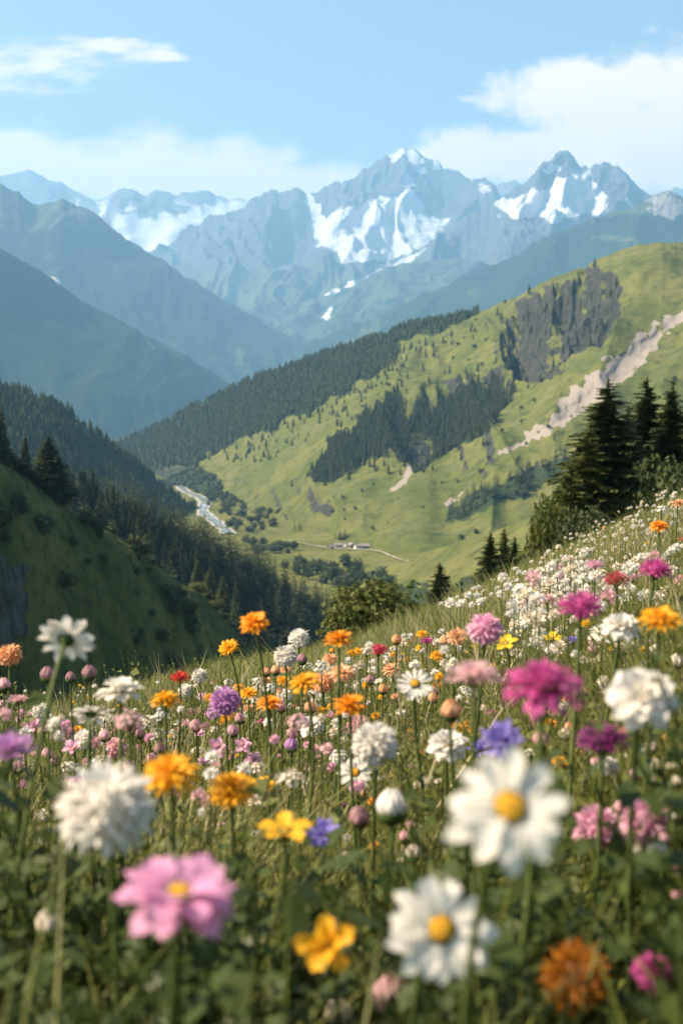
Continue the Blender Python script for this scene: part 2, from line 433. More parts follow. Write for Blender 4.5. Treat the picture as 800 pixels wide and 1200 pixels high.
L = slope_land('green_mountain', E_crest, E_base, 640, 340, smooth=10, jag=2.0, jagwl=22, prof=1.0, spur=(86, 560), rough=(9, 150), octv=3, back=(900, 500), carve=carveE, seed=83, edge=.25, far=.6)
E = L
px, py = L.PX, L.PY
steep = sstep(.70, .52, L.N[..., 2])
cl = pmask(px, py, CLIFF, 7, 16, 18, 20)  * (1 - .75 * pmask(px, py, [(640, 330), (655, 330), (662, 370), (640, 430), (622, 440), (640, 385)], 4, 5, 14, 40))
L.A['rock'] = np.clip(cl * 1.0 + steep * .75 + .9 * np.maximum(pmask(px, py, [(484, 488), (500, 488), (508, 512), (498, 535), (484, 548), (476, 524)], 3, 5, 10, 23), pmask(px, py, [(455, 480), (464, 478), (462, 497), (450, 500)], 2, 4, 9, 24)), 0, 1)
F1 = pmask(px, py, [(100, 540), (140, 517), (200, 488), (330, 428), (420, 399), (500, 380), (556, 366), (548, 378), (508, 390), (470, 398), (466, 420), (452, 432), (420, 448), (392, 466), (352, 488), (300, 512), (240, 532), (222, 542), (180, 552), (100, 572)], 4, 8, 22, 25)
F2 = pmask(px, py, [(366, 566), (372, 548), (398, 515), (436, 486), (462, 462), (476, 468), (500, 462), (540, 450), (590, 436), (602, 452), (588, 480), (568, 508), (522, 532), (484, 546), (462, 528), (446, 530), (414, 552), (384, 570)], 4, 8, 20, 26)
F2 *= 1 - .97 * pmask(px, py, [(480, 485), (503, 485), (510, 512), (500, 540), (482, 550), (474, 524)], 3, 4, 12, 27)
F3 = pmask(px, py, [(516, 618), (522, 596), (560, 574), (590, 566), (600, 578), (568, 598), (540, 612)], 3, 5, 14, 28)
F4 = pmask(px, py, [(586, 588), (592, 560), (620, 548), (668, 532), (676, 545), (640, 566), (610, 584)], 3, 5, 14, 29)
F5 = .55 * pmask(px, py, [(385, 508), (420, 470), (470, 425), (560, 372), (600, 352), (560, 395), (500, 430), (440, 475), (400, 510)], 6, 24, 13, 30) * (fbm(px / 9, py / 6, 3, 31) > .35)
F6 = pmask(px, py, [(196, 575), (186, 556), (222, 545), (252, 560), (282, 596), (300, 612), (260, 618)], 4, 7, 14, 32)
L.A['forest'] = np.clip(np.maximum.reduce([F1, F2, F3 * .6, F4 * .6, F6 * .8]), 0, 1)
L.A['scree'] = np.maximum.reduce([pmask(px, py, [(806, 369), (776, 397), (748, 430), (706, 466), (644, 508), (584, 532), (600, 520), (642, 492), (670, 458), (718, 418), (764, 384), (800, 361)], 5, 9, 14, 33),
                                  .8 * pmask(px, py, [(470, 560), (480, 540), (486, 545), (478, 565), (455, 578)], 3, 5, 12, 34), .65 * pmask(px, py, [(520, 590), (545, 572), (548, 577), (525, 596)], 2, 4, 9, 35)]) * 1.0
L.A['rock'] *= (1 - .9 * np.clip(F1 * 1.0, 0, 1))
finish_land(L, M_green, 'sunlit green mountain side with dark cliffs, woods and a pale scree gully', 'mountain side')
E_forest = dict(F1=F1, F2=F2, F3=F3, F4=F4, F5=F5, F6=F6)

# ------------------------------------------------------------------ wooded hill on the shaded side
L = slope_land('wooded_hill',
    [(-350, 330, 1750), (-150, 395, 1850), (-60, 430, 1900), (0, 456, 1960), (30, 462, 1990), (60, 474, 2020), (90, 492, 2050), (120, 514, 2090), (150, 538, 2120), (180, 562, 2160), (210, 588, 2200), (235, 606, 2230), (262, 628, 2260), (300, 650, 2300)],
    [(-350, 760, 1150), (0, 720, 1300), (150, 700, 1560), (240, 680, 1850), (300, 670, 1990)], 260, 130, smooth=14, jag=1.5, jagwl=14, prof=.9, spur=(36, 260), rough=(12, 80), back=(700, 330), seed=91, edge=.3, far=.70)
C_ = L
L.A['forest'] = np.clip(.95 - .5 * (fbm(L.P[..., 0] / 120, L.P[..., 1] / 120, 3, 92) > .75), 0, 1)
finish_land(L, M_blue, 'dark blue green wooded hill behind the conifer slope', 'hill')

# ------------------------------------------------------------------ pasture shoulder
L = slope_land('pasture_shoulder',
    [(380, 690, 1650), (430, 672, 1560), (470, 658, 1500), (500, 648, 1440), (530, 638, 1400), (560, 628, 1340), (600, 614, 1260), (640, 599, 1200), (690, 580, 1130), (760, 556, 1060), (850, 530, 1000), (1000, 500, 950)],
    [(380, 720, 1400), (500, 730, 1000), (600, 735, 850), (700, 740, 760), (1000, 760, 700)], 260, 110, smooth=20, jag=1.5, jagwl=26, prof=1.0, spur=(9, 170), rough=(4, 70), back=(260, 70), seed=95, edge=.4, far=0.6)
SH = L
L.A['forest'] = .8 * pmask(L.PX, L.PY, [(440, 705), (470, 680), (520, 690), (640, 640), (640, 660), (520, 720), (440, 730)], 5, 10, 16, 36)
finish_land(L, M_green, 'smooth sunlit green pasture shoulder below the row of conifers', 'hillside')

# ------------------------------------------------------------------ conifer slope
L = slope_land('conifer_slope',
    [(-350, 470, 560), (-100, 555, 660), (0, 583, 710), (60, 592, 740), (110, 594, 765), (150, 600, 785), (200, 620, 810), (250, 648, 835), (300, 674, 860), (350, 700, 885), (400, 728, 910), (450, 756, 935), (520, 800, 970)],
    [(-350, 900, 400), (0, 860, 500), (150, 850, 570), (300, 850, 650), (520, 860, 760)], 240, 120, smooth=16, prof=1.0, convex=1.4, spur=(26, 120), rough=(8, 60), back=(420, 190), seed=97, edge=.4, far=0.62)
B_ = L
L.A['forest'] = np.ones(L.V.shape)
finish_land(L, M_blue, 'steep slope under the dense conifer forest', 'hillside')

# ------------------------------------------------------------------ grassy spur
SPC = [(-420, 380, 170), (-200, 470, 205), (-80, 516, 228), (-20, 538, 243), (0, 545, 248), (30, 561, 256), (60, 580, 264), (90, 600, 273), (120, 622, 282), (150, 641, 291), (180, 661, 300), (210, 681, 309), (240, 703, 318), (262, 724, 325), (284, 752, 331), (310, 790, 338), (350, 850, 348)]
L = slope_land('grassy_spur', SPC,
    [(-420, 1420, 120), (-200, 1400, 155), (0, 1340, 198), (150, 1260, 240), (250, 1210, 269), (350, 1180, 297)], 320, 200, smooth=12, prof=1.0, convex=4.2, spur=(3.2, 40), rough=(2.0, 14), octv=5, gain=.55, back=(230, 105), seed=101, edge=.16)
A_ = L
L.A['rock'] = np.clip(pmask(L.PX, L.PY, [(-80, 640), (10, 655), (30, 665), (36, 700), (24, 740), (0, 760), (-80, 780)], 6, 12, 26, 37) + .28 * sstep(.42, .16, L.N[..., 2]), 0, 1)
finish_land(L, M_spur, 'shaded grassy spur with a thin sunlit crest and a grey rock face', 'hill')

# ------------------------------------------------------------------ valley floor and river
def floor_z(x, y):
    return -123.6 + 3 * fbm(x / 250, y / 250, 4, 300) + 1.5 * fbm(x / 54, y / 54, 3, 301)

xs = np.concatenate([np.linspace(-27500, -2600, 26)[:-1], np.linspace(-2600, 2600, 321), np.linspace(2600, 27500, 26)[1:]])
ys = np.concatenate([np.linspace(-20000, 350, 26)[:-1], np.linspace(350, 3600, 260), np.linspace(3600, 27500, 30)[1:]])
X, Y = np.meshgrid(xs, ys)
P = np.stack([X, Y, floor_z(X, Y)], -1)
M_floor = land_mat('valley_grass', 66, g1=(.10, .11, .028), g2=(.15, .146, .048), g3=(.065, .082, .022), bump=.5)
me = raw_mesh('valley_floor', P.reshape(-1, 3), grid_faces(len(ys), len(xs)), [M_floor], True)
tag(link('valley_floor', me), 'green valley floor with pastures and groves far below the meadow', 'ground', kind='structure')

def on_floor(px, py):
    p = at(px, py, 2000.0)
    for _ in range(12):
        z = floor_z(p[0], p[1])
        p = p * (z / p[2])
    return p

def ribbon(name, pts, width, mat, lift, label, cat):
    c = np.array([on_floor(*q) for q in pts])
    t = np.linspace(0, len(c) - 1, len(c) * 6)
    c = np.stack([np.interp(t, np.arange(len(c)), c[:, k]) for k in range(3)], 1)
    ker = np.array([1, 2, 3, 2, 1]) / 9.0
    for k in range(3): c[2:-2, k] = np.convolve(c[:, k], ker, mode='valid')
    d = np.gradient(c[:, :2], axis=0); d /= np.linalg.norm(d, axis=1, keepdims=True)
    nrm = np.stack([-d[:, 1], d[:, 0]], 1)
    w = width * (1 + .35 * gnoise(t * .9, t * 0, 5))[:, None]
    ks = np.linspace(-1, 1, 5)
    V = []
    for k in ks:
        q = c[:, :2] + nrm * w * k
        V.append(np.stack([q[:, 0], q[:, 1], np.maximum(floor_z(q[:, 0], q[:, 1]), c[:, 2] - 1) + lift], 1))
    V = np.stack(V, 1)
    o = link(name, raw_mesh(name, V.reshape(-1, 3), grid_faces(len(c), 5), [mat], True))
    return tag(o, label, cat, kind='structure')

M_gravel = plain_mat('river_gravel', (.26, .25, .23), (.38, .365, .34), .05, .9)
M_water = plain_mat('glacier_water', (.20, .26, .27), (.34, .38, .39), .03, .15, .05)
M_road = plain_mat('farm_track', (.30, .27, .22), (.38, .34, .28), .2, .9)
RIV = [(206, 566), (214, 574), (226, 580), (236, 584), (241, 590), (237, 597), (240, 603), (248, 609), (256, 616), (268, 626)]
ribbon('river_bank', RIV, 8.5, M_gravel, .8, 'pale gravel bank of the river bend in the valley', 'river bank')
ribbon('river', RIV, 4.6, M_water, 1.5, 'milky river bending along the valley floor', 'river')
ribbon('road', [(330, 634), (352, 637), (376, 642), (400, 644), (428, 645), (452, 650), (480, 660)], 1.1, M_road, 1.2, 'narrow pale track leading to the hamlet in the valley', 'road')
# ------------------------------------------------------------------ meadow ground
MH = .50
def meadow_z(x, y):
    x = np.asarray(x, float); y = np.asarray(y, float)
    sp = lambda t, w: w * np.logaddexp(0, t / w)
    ax = np.where(x > 0, .434 * x - .434 * sp(x - 42, 6), 0) + np.where(x < 0, .17 * x, 0)
    ax = ax - .35 * sp(-x - 4, 1.2) + .30 * sp(-x - 60, 10)
    yy = np.maximum(y, -3)
    z = -MH + ax - .172 * yy - .13 * sp(y - 27, 4) - .24 * sp(y - 115, 14) + .10 * sp(y - 360, 30)
    near = sstep(1.0, 6.0, np.hypot(x, y))
    return z + near * (.10 * fbm(x / 5.0, y / 5.0, 3, 400) + .03 * fbm(x / 1.3, y / 1.3, 2, 401)) + sstep(60, 160, y) * 1.6 * fbm(x / 40, y / 40, 3, 402)

xs = np.concatenate([np.linspace(-160, -9, 60)[:-1], np.linspace(-9, 16, 181), np.linspace(16, 240, 90)[1:]])
ys = np.concatenate([np.linspace(-12, 0, 20)[:-1], np.linspace(0, 34, 210)[:-1], np.geomspace(34, 640, 110)])
X, Y = np.meshgrid(xs, ys)
P = np.stack([X, Y, meadow_z(X, Y)], -1)
M_meadow = land_mat('meadow_soil', 3.0, g1=(.085, .115, .022), g2=(.125, .14, .034), g3=(.05, .072, .016), bump=.5)
tag(link('meadow_ground', raw_mesh('meadow_ground', P.reshape(-1, 3), grid_faces(len(ys), len(xs)), [M_meadow], True)),
    'sloping flower meadow ground in front of the valley', 'ground', kind='structure')

# ------------------------------------------------------------------ tree models
M_bark = plain_mat('bark', (.06, .045, .035), (.12, .095, .075), 6.0, .95, .5)
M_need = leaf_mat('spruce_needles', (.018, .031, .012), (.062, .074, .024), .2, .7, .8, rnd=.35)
M_need2 = leaf_mat('lit_spruce_needles', (.045, .062, .015), (.11, .118, .03), .25, .7, .5, rnd=.3)  # brighter olive copy of the spruce needles, sunlight put into the colour
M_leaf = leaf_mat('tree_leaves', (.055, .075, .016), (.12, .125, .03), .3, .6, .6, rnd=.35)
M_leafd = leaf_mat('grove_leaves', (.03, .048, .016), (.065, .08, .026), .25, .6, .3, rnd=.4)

def tube(P, rad, k=6):
    """Tapered tube along a line of points."""
    P = np.asarray(P, float); n = len(P)
    T = np.gradient(P, axis=0); T /= np.linalg.norm(T, axis=1, keepdims=True) + 1e-12
    ref = np.array([1.0, 0, 0]) if abs(T[0, 0]) < .8 else np.array([0, 1.0, 0])
    N = np.cross(T, ref); N /= np.linalg.norm(N, axis=1, keepdims=True) + 1e-12
    B = np.cross(T, N)
    a = np.arange(k) * 2 * math.pi / k
    V = P[:, None] + (N[:, None] * np.cos(a)[None, :, None] + B[:, None] * np.sin(a)[None, :, None]) * np.asarray(rad)[:, None, None]
    F = []
    for i in range(n - 1):
        for j in range(k):
            F.append((i * k + j, i * k + (j + 1) % k, (i + 1) * k + (j + 1) % k, (i + 1) * k + j))
    return V.reshape(-1, 3), np.array(F)

def conifer_crown(seed, levels, per, twigs, slim=.2, base=.06, gap=.0):
    """A spruce crown of height 1: whorls of drooping branches, each a spine with flat twigs along both sides."""
    r = np.random.default_rng(seed)
    V, F, tint = [], [], []
    def tri(a, b, c, t):
        n = len(V); V.extend([a, b, c]); F.append((n, n + 1, n + 2)); tint.extend([t] * 3)
    for i in range(levels):
        f = i / levels
        z = base + (1 - base) * f ** .92
        rad = slim * (1 - f) ** .82 * (1 + (.22 if twigs < 4 else .10) * r.normal()) + .012
        rad = max(.012, rad)
        droop = .55 - .5 * f
        for k in range(max(3, int(round(per * (1 - .45 * f))))):
            if r.random() < gap: continue
            a = r.random() * 2 * math.pi
            L = rad * (.7 + .55 * r.random())
            ca, sa = math.cos(a), math.sin(a)
            zz = z + (r.random() - .5) * (.9 if twigs < 4 else 2.2) / levels
            t0 = r.random()
            def pt(s, side=0.0, dz=0.0):
                h = zz + L * (.12 * s - droop * s * s + .22 * droop * s ** 4) + dz
                x, y = s * L, side
                return (x * ca - y * sa, x * sa + y * ca, h)
            if twigs == 0:
                w = L * .42
                tri(pt(0, 0, .012), pt(.62, w * .6, -.012), pt(1.0), t0); tri(pt(0, 0, .012), pt(1.0), pt(.62, -w * .6, -.012), t0)
            else:
                for s_i in range(twigs):
                    s = (s_i + .35 + .5 * r.random()) / twigs
                    ln = L * (.52 - .34 * s) * (.7 + .6 * r.random())
                    for sd in (1, -1):
                        p0 = pt(s * .86); e = pt(min(1.08, s + .20), sd * ln, -.35 * ln * r.random() - .1 * ln)
                        m = pt(min(1.05, s + .17), sd * ln * .32, .10 * ln)
                        m2 = pt(max(0, s - .03), sd * ln * .5, -.30 * ln)
                        tri(p0, m, e, t0); tri(p0, e, m2, t0)
                tri(pt(.72, L * .05), pt(1.08), pt(.72, -L * .05), t0)
    for k in range(5):
        a = k * 1.2566
        tri((.009 * math.cos(a), .009 * math.sin(a), .95), (0, 0, 1.03), (.009 * math.cos(a + 1.2), .009 * math.sin(a + 1.2), .95), .7)
    return np.array(V), np.array(F), np.array(tint)

def with_core(vft, seed, slim):
    v, f, t = vft
    cv, cf, ct = conifer_simple(seed, 9, 8, slim)
    cv = cv * np.array([.62, .62, .95])
    return np.concatenate([v, cv]), np.concatenate([f, cf + len(v)]), np.concatenate([t, ct * .4])

def conifer_simple(seed, tiers=6, k=7, slim=.17):
    r = np.random.default_rng(seed)
    V, F = [], []
    for i in range(tiers):
        f = i / tiers
        z0 = .05 + .95 * f; z1 = min(1.02, z0 + 1.75 / tiers)
        rr = slim * (1 - f) ** .85 + .012
        n = len(V); V.append((0, 0, z1))
        off = r.random() * 6
        for j in range(2 * k):
            a = off + j * math.pi / k
            q = rr * ((1.1 + .3 * r.random()) if j % 2 == 0 else .55)
            V.append((q * math.cos(a), q * math.sin(a), z0 - (.03 if j % 2 == 0 else -.04) + .03 * r.normal()))
        for j in range(2 * k):
            F.append((n, n + 1 + j, n + 1 + (j + 1) % (2 * k)))
    return np.array(V), np.array(F), np.full(len(V), .5)

def leafy_crown(seed, n, leaf, blobs=14, rx=.5, rz=.5, cz=.55, flat=.0):
    """A broad-leaved crown: leaf clumps thrown over and into many uneven boughs."""
    r = np.random.default_rng(seed)
    c = r.normal(size=(blobs, 3)); c /= np.linalg.norm(c, axis=1, keepdims=True); c *= (r.random((blobs, 1)) ** .5)
    c = c * np.array([rx * .72, rx * .72, rz * .72]) + np.array([0, 0, cz])
    br = (.16 + .16 * r.random(blobs)) * (rx / .5)
    b = r.integers(0, blobs, n)
    d = r.normal(size=(n, 3)); d /= np.linalg.norm(d, axis=1, keepdims=True)
    p = c[b] + d * (br[b] * (.55 + .5 * r.random(n) ** .6))[:, None]
    nn = d + r.normal(size=(n, 3)) * .6; nn /= np.linalg.norm(nn, axis=1, keepdims=True)
    t1 = np.cross(nn, r.normal(size=(n, 3))); t1 /= np.linalg.norm(t1, axis=1, keepdims=True) + 1e-9
    t2 = np.cross(nn, t1)
    s = (leaf * (.6 + .8 * r.random(n)))[:, None]
    V = np.stack([p - t1 * s, p - t2 * s * .55 + nn * s * .15, p + t1 * s, p + t2 * s * .55 - nn * s * .1], 1).reshape(-1, 3)
    F = np.arange(4 * n).reshape(-1, 4)
    F = np.concatenate([F[:, [0, 1, 2]], F[:, [0, 2, 3]]])
    return V, F, np.repeat(r.random(blobs)[b], 4)

def trunk_mesh(name, top=.9, r0=.022, limbs=0, seed=0, k=7):
    r = np.random.default_rng(seed)
    z = np.linspace(-.12, top, 7)
    P = np.stack([.006 * np.sin(z * 9 + seed), .006 * np.cos(z * 7 + seed), z], 1)
    V, F = tube(P, np.interp(z, [-.12, 0, top], [r0 * 1.5, r0, r0 * .15]), k)
    VV, FF = [V], [F]; n = len(V)
    for i in range(limbs):
        a = r.random() * 6.28; z0 = .15 + .4 * r.random(); ln = .22 + .15 * r.random()
        s = np.linspace(0, 1, 4)
        Q = np.stack([s * ln * math.cos(a), s * ln * math.sin(a), z0 + ln * .9 * s ** .8], 1)
        v, f = tube(Q, r0 * .5 * (1 - .8 * s), 5)
        VV.append(v); FF.append(f + n); n += len(v)
    return raw_mesh(name, np.concatenate(VV), np.concatenate(FF), [M_bark], True)

def crown_mesh(name, vft, mat):
    return raw_mesh(name, vft[0], vft[1], [mat], False, {'tint': vft[2]})

T_near = [crown_mesh('crown', with_core(conifer_crown(500 + i, 46, 17, 6, .20 + .02 * i, .03), 500 + i, .20 + .02 * i), M_need) for i in range(3)]
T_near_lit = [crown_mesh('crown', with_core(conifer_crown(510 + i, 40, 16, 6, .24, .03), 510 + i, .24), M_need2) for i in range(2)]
T_mid = [crown_mesh('crown', with_core(conifer_crown(520 + i, 15, 9, 2, .19, .05), 520 + i, .19), M_need) for i in range(4)]
T_small = [crown_mesh('crown', conifer_crown(530 + i, 10, 9, 0, .20, .05), M_need) for i in range(4)]
T_leaf_big = [crown_mesh('crown', leafy_crown(540 + i, 9500, .030, 30, .56, .46, .52), M_leaf) for i in range(2)]
T_leaf_round = crown_mesh('crown', leafy_crown(547, 11000, .028, 46, .44, .40, .54), M_leaf)
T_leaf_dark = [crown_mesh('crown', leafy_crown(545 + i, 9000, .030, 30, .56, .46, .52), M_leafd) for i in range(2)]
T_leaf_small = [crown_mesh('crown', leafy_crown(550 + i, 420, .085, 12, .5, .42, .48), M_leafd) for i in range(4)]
K_con = trunk_mesh('trunk', .92, .016, seed=1)
K_leaf = trunk_mesh('trunk', .6, .03, 5, seed=2)

def tree(name, loc, h, crown, trunk, label, group, wide=1.0, cat='tree', rz=None, lean=(0, 0)):
    e = empty(name, loc)
    e.rotation_euler = (lean[0], lean[1], random.random() * 6.28 if rz is None else rz)
    e.scale = (h * wide, h * wide, h)
    tag(e, label, cat, group)
    link('trunk', trunk, e); link('crown', crown, e)
    return e

def ground_tree(name, px, py_top, d, crown, trunk, label, group, wide=1.0, zf=meadow_z, hmax=None):
    t = at(px, py_top, d)
    g = float(zf(t[0], t[1]))
    h = t[2] - g
    if hmax and h > hmax: g = t[2] - hmax; h = hmax
    if wide > 3:            # a width given in the picture's pixels: turn it into a share of the height
        xs_ = [v.co.x for v in crown.vertices]
        wide = wide / FPX * d / (h * (np.percentile(xs_, 97) - np.percentile(xs_, 3)) * 1.0)
    return tree(name, (t[0], t[1], g), h / 1.02, crown, trunk, label, group, wide)

# conifers standing behind the meadow crest
G1 = 'conifers standing behind the meadow crest'
BIG = [(712, 441, 56, T_near[0], 124, 'tall dark spruce with a broad pointed crown, left of the two darkest spruces'),
       (758, 440, 60, T_near[1], 86, 'slender dark spruce between two other tall spruces'),
       (788, 443, 57, T_near[2], 76, 'dark spruce cut by the picture edge, rightmost of the tall group'),
       (736, 474, 66, T_near[2], 96, 'shaded spruce half hidden behind the two tallest spruces'),
       (822, 452, 60, T_near[1], 70, 'dark spruce standing just beyond the tall group'),
       (737, 500, 62, T_near[1], 90, 'dark spruce filling the gap between the two tallest spruces'),
       (775, 490, 64, T_near[0], 90, 'dark spruce filling the gap beside the slender spruce'),
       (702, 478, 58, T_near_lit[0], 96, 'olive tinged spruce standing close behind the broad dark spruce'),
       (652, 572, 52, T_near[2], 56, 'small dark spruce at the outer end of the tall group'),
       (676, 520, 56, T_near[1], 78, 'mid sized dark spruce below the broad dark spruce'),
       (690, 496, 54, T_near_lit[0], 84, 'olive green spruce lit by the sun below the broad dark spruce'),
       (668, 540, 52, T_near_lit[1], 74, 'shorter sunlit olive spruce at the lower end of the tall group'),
       (515, 657, 62, T_near[0], 54, 'single dark spruce above the round bush on the meadow crest'),
       (574, 622, 60, T_near[1], 48, 'dark pointed spruce, taller one of the close pair by the crest'),
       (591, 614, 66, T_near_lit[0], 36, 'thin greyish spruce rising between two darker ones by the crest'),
       (603, 628, 58, T_near[2], 46, 'short dark spruce at the end of the close pair by the crest')]
for px, py, d, cr, w, lab in BIG:
    ground_tree('conifer_tree', px, py, d, cr, K_con, lab, G1, w)
G2 = 'leafy trees and bushes behind the meadow crest'
BUSH = [(442, 672, 44, T_leaf_round, 92, 'round olive leafy bush on the meadow crest beside the dark forest'),
        (655, 566, 50, T_leaf_big[1], 56, 'sunlit leafy tree at the foot of the tall spruces'),
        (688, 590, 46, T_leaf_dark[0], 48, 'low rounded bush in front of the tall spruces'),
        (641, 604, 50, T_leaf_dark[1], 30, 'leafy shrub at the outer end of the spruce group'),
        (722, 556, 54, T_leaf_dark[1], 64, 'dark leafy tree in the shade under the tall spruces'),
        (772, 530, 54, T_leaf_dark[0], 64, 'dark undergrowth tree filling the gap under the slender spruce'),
        (482, 698, 60, T_leaf_small[0], 20, 'small bush between the round bush and the single spruce'),
        (535, 676, 60, T_leaf_small[1], 22, 'small olive bush beside the single spruce'),
        (553, 664, 60, T_leaf_small[2], 24, 'low bush between the single spruce and the close pair'),
        (620, 636, 56, T_leaf_small[3], 20, 'low bush beside the short dark spruce of the pair'),
        (497, 695, 62, T_leaf_small[2], 16, 'tiny dark bush close under the single spruce')]
for px, py, d, cr, w, lab in BUSH:
    ground_tree('leafy_tree', px, py, d, cr, K_leaf, lab, G2, w)

# conifers on the grassy spur
def land_z(L):
    """height of a slope at x, y by its nearest vertex"""
    Q = L.P.reshape(-1, 3)
    def f(x, y):
        i = np.argmin((Q[:, 0] - x) ** 2 + (Q[:, 1] - y) ** 2)
        return Q[i, 2]
    return f
azf = land_z(A_)
G3 = 'conifers on the grassy spur'
SPUR = [(57, 508, 262, T_near[0], 36, 'lone tall dark spruce on the crest of the grassy spur'),
        (4, 519, 248, T_near[1], 27, 'spruce at the picture edge on top of the grassy spur'),
        (24, 537, 254, T_near[2], 24, 'small spruce between the two taller ones on the spur'),
        (40, 548, 258, T_mid[0], 24, 'short spruce touching the lone tall spruce on the spur'),
        (-14, 500, 242, T_near[2], 28, 'spruce on the spur just outside the view'),
        (72, 562, 267, T_mid[1], 22, 'stunted spruce under the lone tall spruce on the spur')]
for px, py, d, cr, w, lab in SPUR:
    ground_tree('conifer_tree', px, py, d, cr, K_con, lab, G3, w, azf)
G4 = 'bushes growing on the grassy spur'
for i, (px, py, d, w, lab) in enumerate([(232, 690, 315, 1.5, 'bush highest up on the far end of the grassy spur'), (252, 712, 321, 1.5, 'olive bush on the steep end of the grassy spur'), (262, 730, 324, 1.3, 'lowest olive bush on the end of the grassy spur'),
                          (100, 596, 275, 1.5, 'low bush on the spur crest near the lone spruce'), (128, 618, 283, 1.2, 'small bush on the lit crest of the spur')]):
    t = at(px, py, d); g = azf(t[0], t[1])
    tree('leafy_tree', (t[0], t[1], g - .5), max(3.2, t[2] - g + .5), T_leaf_small[i % 4] if i > 1 else T_leaf_big[i], K_leaf, lab, G4, w)

p_ = scatter(A_, (A_.V > .35) * (A_.V < .8) * (A_.PX > -60) * (A_.PX < 300) * sstep(-.1, .5, fbm(A_.PX / 40, A_.PY / 30, 3, 48)), 60, 49)
for i, q in enumerate(p_):
    tree('leafy_tree', (q[0], q[1], q[2] - .5), 2.2 + 2.6 * random.random(), T_leaf_small[i % 4], K_leaf, 'dark shrub clinging to the shaded face of the grassy spur', 'shrubs on the face of the spur', 1.1)
p_ = scatter(A_, (A_.V > .86) * (A_.V < 1.04) * (A_.PX > -90) * (A_.PX < 70), 14, 50)
for i, q in enumerate(p_):
    tree('conifer_tree', (q[0], q[1], q[2] - .5), 6 + 8 * random.random(), T_mid[i % 4], K_con, 'dark conifer in the thicket beneath the lone tall spruce', 'conifers in the thicket on the spur', 1.2)

# ------------------------------------------------------------------ the conifer forest: nearest trees one by one, the rest as one mass
def merge_trees(name, pts, hs, protos, mat, label, wide=(.85, 1.3), seed=0, cat='forest'):
    r = np.random.default_rng(seed)
    VV, FF, TT, n = [], [], [], 0
    pick = r.integers(0, len(protos), len(pts))
    for k, (v, f, t) in enumerate(protos):
        m = pick == k
        if not m.any(): continue
        p, h = pts[m], hs[m]
        a = r.random(len(p)) * 6.28
        w = h * (wide[0] + (wide[1] - wide[0]) * r.random(len(p)))
        ca, sa = np.cos(a), np.sin(a)
        X = p[:, 0, None] + w[:, None] * (v[None, :, 0] * ca[:, None] - v[None, :, 1] * sa[:, None])
        Y = p[:, 1, None] + w[:, None] * (v[None, :, 0] * sa[:, None] + v[None, :, 1] * ca[:, None])
        Z = p[:, 2, None] + h[:, None] * v[None, :, 2]
        VV.append(np.stack([X, Y, Z], -1).reshape(-1, 3))
        FF.append((f[None] + (np.arange(len(p)) * len(v))[:, None, None]).reshape(-1, 3) + n)
        TT.append(np.repeat(r.random(len(p)), len(v)))
        n += len(p) * len(v)
    me = raw_mesh(name, np.concatenate(VV), np.concatenate(FF), [mat], False, {'tint': np.concatenate(TT)})
    return tag(link(name, me), label, cat, kind='stuff')

S_proto = [conifer_simple(600 + i, 5, 5) for i in range(4)]
S_proto_lo = [conifer_simple(610 + i, 3, 4, .2) for i in range(3)]
B_proto = [leafy_crown(620 + i, 46, .16, 7, .5, .4, .42) for i in range(3)]

# slope of conifers (behind the spur)
pts = scatter(B_, sstep(560, 575, B_.PY) * (B_.V <= 1.12) * (B_.PX > -160) * (B_.PX < 520) * (.5 + sstep(.2, .9, B_.V)), 2300, 5)
hs = 10 + 7 * np.random.default_rng(6).random(len(pts))
ppx, ppy = proj(pts)
vis = (ppx > 70) & (ppx < 425)
# those that show: above the spur's crest line
sp = np.array(SPC); crest_y = np.interp(ppx, sp[:, 0], sp[:, 1])
show = vis & (ppy - 22 < crest_y) & (ppy < 745)
ids = np.where(show)[0]
ids = ids[np.argsort(np.linalg.norm(pts[ids], axis=1))][:215]
G5 = 'conifers of the dense forest slope'
for i in ids:
    tree('conifer_tree', pts[i], hs[i], T_mid[i % 4] if i % 3 else T_mid[(i + 1) % 4], K_con,
         'dark conifer crowded among others on the forest slope behind the grassy spur', G5, .85 + .4 * random.random())
rest = np.setdiff1d(np.arange(len(pts)), ids)
merge_trees('conifer_forest', pts[rest], hs[rest], [conifer_crown(640 + i, 8, 8, 0, .2, .05) for i in range(4)], M_need, 'dense mass of dark conifers covering the slope behind the grassy spur', seed=7)
# sunlit taller ones standing out of the forest edge
for px, py, d, lab in [(232, 655, 430, 'lighter olive conifer standing out at the forest edge above the spur'), (246, 664, 425, 'tall olive conifer in the small group at the forest edge'), (262, 674, 418, 'narrow conifer beside the olive group at the forest edge'), (277, 674, 412, 'dark tall conifer closing the group at the forest edge'), (212, 652, 440, 'shorter conifer opening the group at the forest edge')]:
    t = at(px, py, d)
    tree('conifer_tree', (t[0], t[1], t[2] - 15), 15, (T_near_lit[0] if 'olive' in lab else T_mid[0]), K_con, lab, 'group of taller conifers at the forest edge', 1.0)

